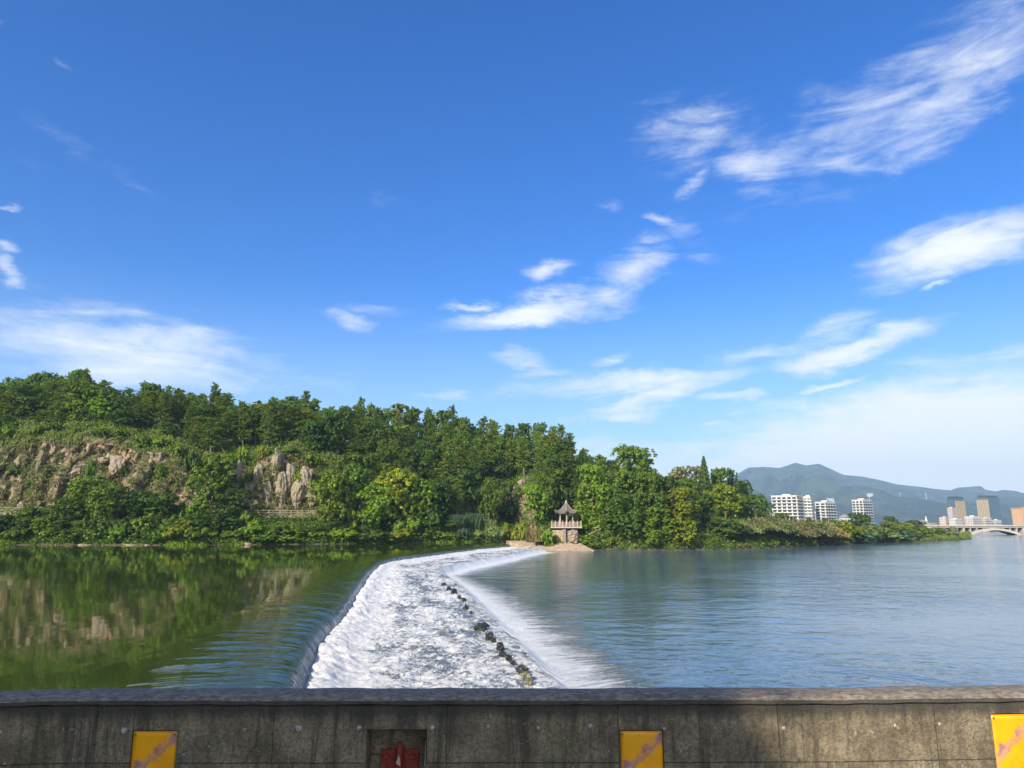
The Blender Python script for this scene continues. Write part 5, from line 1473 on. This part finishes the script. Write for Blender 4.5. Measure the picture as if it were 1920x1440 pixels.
# ------------------------------------------------------------------ the bridge we stand on: deck and parapet
DECK = 4.75
tag(MB().box((0, -2.6, DECK - .5), (90, 13.0, 1.0)).build('bridge_road', flat_mat('asphalt', (.05, .05, .052), .9, scale=1.5)), kind='structure')


def off(X): return np.interp(X, [-12, -2.75, -2.1, 0, 1.5, 2.85, 12], [-1.2, -.085, -.005, 0, .012, .085, .75])


YF = 3.60; ZT = 5.70


def fx(px, py): z = zrow(py, YF); return xcol(px, YF, z), z


def parapet_mat():
    m, N = new_mat('weathered concrete'); P = N.n('ShaderNodeTexCoord').outputs['Object']
    s = N.n('ShaderNodeSeparateXYZ', _0=P); x, z = s.outputs[0], s.outputs[2]
    nz = N.n('ShaderNodeSeparateXYZ', _0=N.n('ShaderNodeNewGeometry').outputs['Normal']).outputs[2]
    a = N.noise(P, 5, 8, .7); fine = N.noise(P, 60, 6, .75); grit = N.noise(P, 150, 3, .7)
    streak = N.noise(N.map(P, scale=(8, 8, .9)), 1.4, 9, .72, .9); st2 = N.noise(N.map(P, scale=(30, 30, 1.6)), 1.4, 4, .6)
    c = N.mix(N.mr(a, .35, .65), (.165, .128, .083), (.36, .29, .19))
    c = N.mix(N.mr(streak, .46, .64, 0, .88), c, (.075, .058, .038))
    c = N.mix(N.mr(st2, .56, .72, 0, .55), c, (.05, .05, .042))
    c = N.mix(N.mr(N.noise(N.map(P, scale=(1, 1, .5)), 7, 5, .7), .60, .70, 0, .6), c, (.36, .33, .24))
    c = N.mix(N.mr(N.noise(N.map(P, scale=(1, 1, .6)), 3.5, 5, .7), .55, .68, 0, .5), c, (.12, .14, .055))
    c = N.mix(N.mr(fine, .58, .36, 0, .6), c, (.055, .05, .038))
    c = N.mix(N.mr(N.noise(P, 11, 7, .78), .54, .66, 0, .55), c, (.07, .075, .04))
    c = N.mix(N.mr(N.noise(P, 36, 3, .8), .64, .70, 0, .85), c, (.42, .40, .36))
    c = N.mix(N.mr(N.noise(P, 48, 3, .8), .36, .30, 0, .9), c, (.03, .03, .025))
    c = N.mix(N.mr(z, ZT - .10, ZT - .045, 0, .0), c, (.1, .1, .1))
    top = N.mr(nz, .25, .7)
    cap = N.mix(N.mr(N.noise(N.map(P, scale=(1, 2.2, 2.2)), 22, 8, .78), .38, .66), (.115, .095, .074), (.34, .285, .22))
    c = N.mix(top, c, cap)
    c = N.mix(N.mr(grit, .58, .72, 0, .45), c, (.4, .37, .31))
    c = N.mix(N.mr(grit, .42, .30, 0, .5), c, (.04, .035, .03))
    # shade under the cap painted in as a dark ragged band
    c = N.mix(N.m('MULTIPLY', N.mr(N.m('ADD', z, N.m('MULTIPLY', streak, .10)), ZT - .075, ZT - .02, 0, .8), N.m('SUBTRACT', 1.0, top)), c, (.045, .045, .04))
    line = None
    wob_ = N.m('MULTIPLY', N.m('SUBTRACT', N.noise(P, 18, 3), .5), .006)
    for (px, w) in [(180, .0035), (250, .003), (512, .003), (837, .004), (1160, .004), (1462, .003), (1765, .003)]:
        X0 = fx(px, 1380)[0]; d = N.m('ABSOLUTE', N.m('SUBTRACT', N.m('ADD', x, wob_), X0)); v = N.mr(d, w, w * .3)
        line = v if line is None else N.m('MAXIMUM', line, v)
    Z0 = zrow(1431, YF); v = N.mr(N.m('ABSOLUTE', N.m('SUBTRACT', N.m('ADD', z, wob_), Z0)), .0035, .001); line = N.m('MAXIMUM', line, v)
    line = N.m('MULTIPLY', line, N.m('SUBTRACT', 1.0, N.mr(nz, -.1, .2)))
    c = N.mix(N.m('MULTIPLY', line, .7), c, (.03, .03, .025))
    h = N.m('ADD', N.m('MULTIPLY', a, .5), N.m('ADD', N.m('MULTIPLY', fine, .25), N.m('SUBTRACT', N.m('MULTIPLY', N.noise(N.map(P, scale=(1, 1.6, 1.6)), 60, 5, .75), .4), N.m('MULTIPLY', line, .5))))
    b = N.n('ShaderNodeBump', _Strength=1.0, _Distance=.016, _Height=h).outputs[0]
    finish(N, N.n('ShaderNodeBsdfPrincipled', _Base_Color=c, _Roughness=.88, _Normal=b).outputs[0]); return m


M_PAR = parapet_mat()
OPEN = []   # x0, x1, z0, z1, depth
def opening(px0, px1, py, hgt, dep):
    x0, z1 = fx(px0, py); x1, _ = fx(px1, py); OPEN.append((x0, x1, z1 - hgt, z1, dep)); return OPEN[-1]
PN = [opening(249, 334, 1368.5, .30, .018), opening(1162, 1244, 1369, .30, .018), opening(1872, 1962, 1344, .32, .018)]
NI = opening(688, 801, 1367, .34, .13)
xs_ = sorted(set(list(np.arange(-12, 12.01, .12)) + [v for o_ in OPEN for v in o_[:2]]))
zs_ = sorted(set([DECK, ZT - .045] + [v for o_ in OPEN for v in o_[2:4]]))
pm = MB(); yf = lambda X: YF + float(off(X))
for i in range(len(xs_) - 1):
    for j in range(len(zs_) - 1):
        xm, zm = (xs_[i] + xs_[i + 1]) / 2, (zs_[j] + zs_[j + 1]) / 2
        if any(o_[0] < xm < o_[1] and o_[2] < zm < o_[3] for o_ in OPEN): continue
        a, b = xs_[i], xs_[i + 1]; pm.add([(a, yf(a), zs_[j]), (b, yf(b), zs_[j]), (b, yf(b), zs_[j + 1]), (a, yf(a), zs_[j + 1])], [(0, 1, 2, 3)])
for (x0, x1, z0, z1, dp) in OPEN:
    y0, y1 = yf(x0), yf(x1)
    pm.add([(x0, y0, z0), (x1, y1, z0), (x1, y1, z1), (x0, y0, z1), (x0, y0 + dp, z0), (x1, y1 + dp, z0), (x1, y1 + dp, z1), (x0, y0 + dp, z1)],
           [(4, 5, 6, 7), (0, 4, 7, 3), (5, 1, 2, 6), (3, 7, 6, 2), (0, 1, 5, 4)])
prof = [(0, -.045), (-.012, -.038), (-.010, -.022), (.012, -.008), (.045, 0), (.10, .004), (.15, 0), (.185, -.012), (.20, -.04)]
xr_ = np.arange(-12, 12.01, .03)
for i in range(len(xr_) - 1):
    a, b = xr_[i], xr_[i + 1]; jit = lambda X, k: (float(vnoise(X * 9, k * 1.7, seed=5)) - .5) * .007
    for k in range(len(prof) - 1):
        (ya, za_), (yb, zb2) = prof[k], prof[k + 1]
        pm.add([(a, yf(a) + ya, ZT + za_ + jit(a, k)), (b, yf(b) + ya, ZT + za_ + jit(b, k)), (b, yf(b) + yb, ZT + zb2 + jit(b, k + 1)), (a, yf(a) + yb, ZT + zb2 + jit(a, k + 1))], [(0, 1, 2, 3)])
    pm.add([(a, yf(a) + .2, ZT - .04), (b, yf(b) + .2, ZT - .04), (b, yf(b) + .2, DECK), (a, yf(a) + .2, DECK)], [(0, 1, 2, 3)])
par = pm.build('parapet_wall', M_PAR); tag(par, 'weathered concrete bridge parapet with rounded top along the bottom of the picture', 'parapet')
bmw = bmesh.new(); bmw.from_mesh(par.data); bmesh.ops.remove_doubles(bmw, verts=bmw.verts, dist=.0004); bmw.to_mesh(par.data); bmw.free()
# mortar plugs over the form ties
M_PLUG = flat_mat('mortar plug', (.42, .40, .37), .9, var=.4, scale=60)
for k, (px, py, w) in enumerate([(10, 1369, 12), (121, 1366, 9), (234, 1369, 14), (460, 1367, 7), (560, 1364, 13), (674, 1364, 10), (810, 1364, 10), (915, 1362, 6), (1009, 1364, 8), (1107, 1361, 9), (1246, 1367, 6), (1471, 1366, 9), (1684, 1363, 8), (1771, 1362, 8), (1342, 1366, 5)]):
    X, Z_ = fx(px, py); r = w / FPX * YF * .42; rr = np.random.default_rng(k); m = MB(); nn2 = 11
    ring1 = [(X + cos(2 * pi * q / nn2) * r * rr.uniform(.6, 1.15), yf(X) - .0015, Z_ + sin(2 * pi * q / nn2) * r * rr.uniform(.6, 1.1)) for q in range(nn2)]
    ring0 = [(x_, yf(X) + .004, z_) for (x_, y_, z_) in ring1]
    m.add(ring1 + ring0 + [(X, yf(X) - .004, Z_)], [(q, (q + 1) % nn2, 2 * nn2) for q in range(nn2)] + [(q, nn2 + q, nn2 + (q + 1) % nn2, (q + 1) % nn2) for q in range(nn2)]); m.build('mortar_plug', M_PLUG, par)


def panel_mat():
    m, N = new_mat('faded yellow plate'); P = N.n('ShaderNodeTexCoord').outputs['Object']
    oi_ = N.n('ShaderNodeObjectInfo').outputs['Random']
    s = N.n('ShaderNodeSeparateXYZ', _0=P)
    d = N.m('ADD', N.m('ADD', N.m('MULTIPLY', s.outputs[0], -.84), s.outputs[2]), N.m('MULTIPLY', N.m('SUBTRACT', N.noise(P, 16, 7, .7), .5), .17))
    band = N.m('MULTIPLY', N.mr(N.m('ABSOLUTE', N.m('ADD', d, .112)), .042, .018), N.mr(N.noise(P, 22, 5, .7), .36, .58, .25, .95))
    c = N.mix(N.mr(N.noise(P, 9, 4), .35, .65), (.86, .35, .004), (.92, .43, .006))
    c = N.mix(band, c, N.mix(N.mr(N.noise(P, 30, 3), .4, .6), (.36, .16, .20), (.50, .30, .24)))
    c = N.mix(N.mr(N.noise(P, 40, 4, .7), .66, .72, 0, .6), c, (.30, .12, .06))
    b = N.n('ShaderNodeBump', _Strength=.5, _Distance=.01, _Height=N.noise(P, 8, 3)).outputs[0]
    finish(N, N.n('ShaderNodeBsdfPrincipled', _Base_Color=c, _Roughness=.42, _Normal=b).outputs[0]); return m


M_PANEL = panel_mat(); M_BOLT = flat_mat('rusty bolt', (.12, .06, .04), .8, scale=40)
for (o_, lab) in zip(PN, ['yellow plate stained purple, left one on the parapet below the green pool', 'yellow plate stained pink, middle one on the parapet below the foam', 'yellow plate cut by the right frame edge on the parapet']):
    x0, x1, z0, z1, dp = o_; w, h = x1 - x0, z1 - z0; q = empty('reflector_plate', (x0 + w / 2, yf(x0 + w / 2), z1), atan2(yf(x1) - yf(x0), w), lab, 'plate', 'yellow plates on the parapet')
    m = MB(); nxx, nzz = 10, 14; vs = []; sd = int(abs(x0) * 10)
    for j in range(nzz + 1):
        for i in range(nxx + 1):
            X_ = (i / nxx - .5) * (w - .009); Z_ = -.007 - (h - .014) * j / nzz; vs.append((X_, .004 + float(fbm(X_ * 9 + sd, Z_ * 9, oct=2, seed=sd)) * .007, Z_))
    fs = [(j * (nxx + 1) + i, (j + 1) * (nxx + 1) + i, (j + 1) * (nxx + 1) + i + 1, j * (nxx + 1) + i + 1) for j in range(nzz) for i in range(nxx)]
    pl = m.add(vs, fs).build('plate', M_PANEL, q, smooth=True); so = pl.modifiers.new('solid', 'SOLIDIFY'); so.thickness = .003
    for sx_ in (-1, 1):
        for zz in (-.02, -h + .03): MB().tube([(sx_ * (w / 2 - .014), .006, zz), (sx_ * (w / 2 - .014), -.001, zz)], [.0035, .003], 8).build('rivet', M_BOLT, q)

# the red bracket in its niche
M_RED = flat_mat('rust red paint', (.26, .035, .024), .5, var=.3, scale=18, bump=.4)
M_CHIP = flat_mat('bare pink primer', (.50, .36, .33), .6, var=.2, scale=60)
x0, x1, z0, z1, dp = NI; xm = (x0 + x1) / 2; yb = yf(xm) + dp
br = empty('steel_bracket', (xm, yb, z1 - .11), 0, 'rust red steel hook on a bolted plate inside the square niche', 'bracket')
zc = lambda py: zrow(py, yb - .02) - (z1 - .11)
pw = .185; zt2 = zc(1405)
b1 = MB().box((0, -.008, zt2 - .10), (pw, .012, .20)).build('plate', M_RED, br, bevel=.012)
for sx_ in (-1, 1):
    for zz in (zt2 - .03, zt2 - .17): MB().tube([(sx_ * pw * .34, -.012, zz), (sx_ * pw * .34, -.030, zz)], [.013, .011], 6).build('bolt', M_RED, b1)
hk = MB().tube([(0, -.015, zt2 - .20), (0, -.035, zt2 - .12), (0, -.043, zt2 - .05), (0, -.040, zt2), (0, -.034, zt2 + .028), (0, -.03, zt2 + .040)], [.020, .021, .019, .017, .012, .004], 12).build('hook', M_RED, br, smooth=True)
MB().add([(-.006, -.0655, zt2 - .055), (.012, -.0655, zt2 - .06), (.008, -.0640, zt2 - .03), (.001, -.0625, zt2 - .012), (-.004, -.0640, zt2 - .03), (-.011, -.0650, zt2 - .045)], [(0, 1, 2, 3, 4, 5)]).build('paint_chip', M_CHIP, hk)
MB().box((x1 - xm - .014, -.05, .0), (.006, .03, .12), taper=.5).build('mortar_smear', M_PLUG, par).location = (xm, yb, z1 - .13)

# ------------------------------------------------------------------ the haze of the valley
hm = bpy.data.materials.new('haze'); hm.use_nodes = True; HN = NT(hm.node_tree)
vol = HN.n('ShaderNodeVolumePrincipled', _Density=HAZE_D); vol.inputs['Color'].default_value = (.50, .74, 1.0, 1); vol.inputs['Anisotropy'].default_value = 0
HN.link(vol.outputs[0], HN.n('ShaderNodeOutputMaterial').inputs['Volume'])
hz = MB().box((1500, 2610, 228), (18000, 6000, 464)).build('haze', hm); tag(hz, kind='stuff')
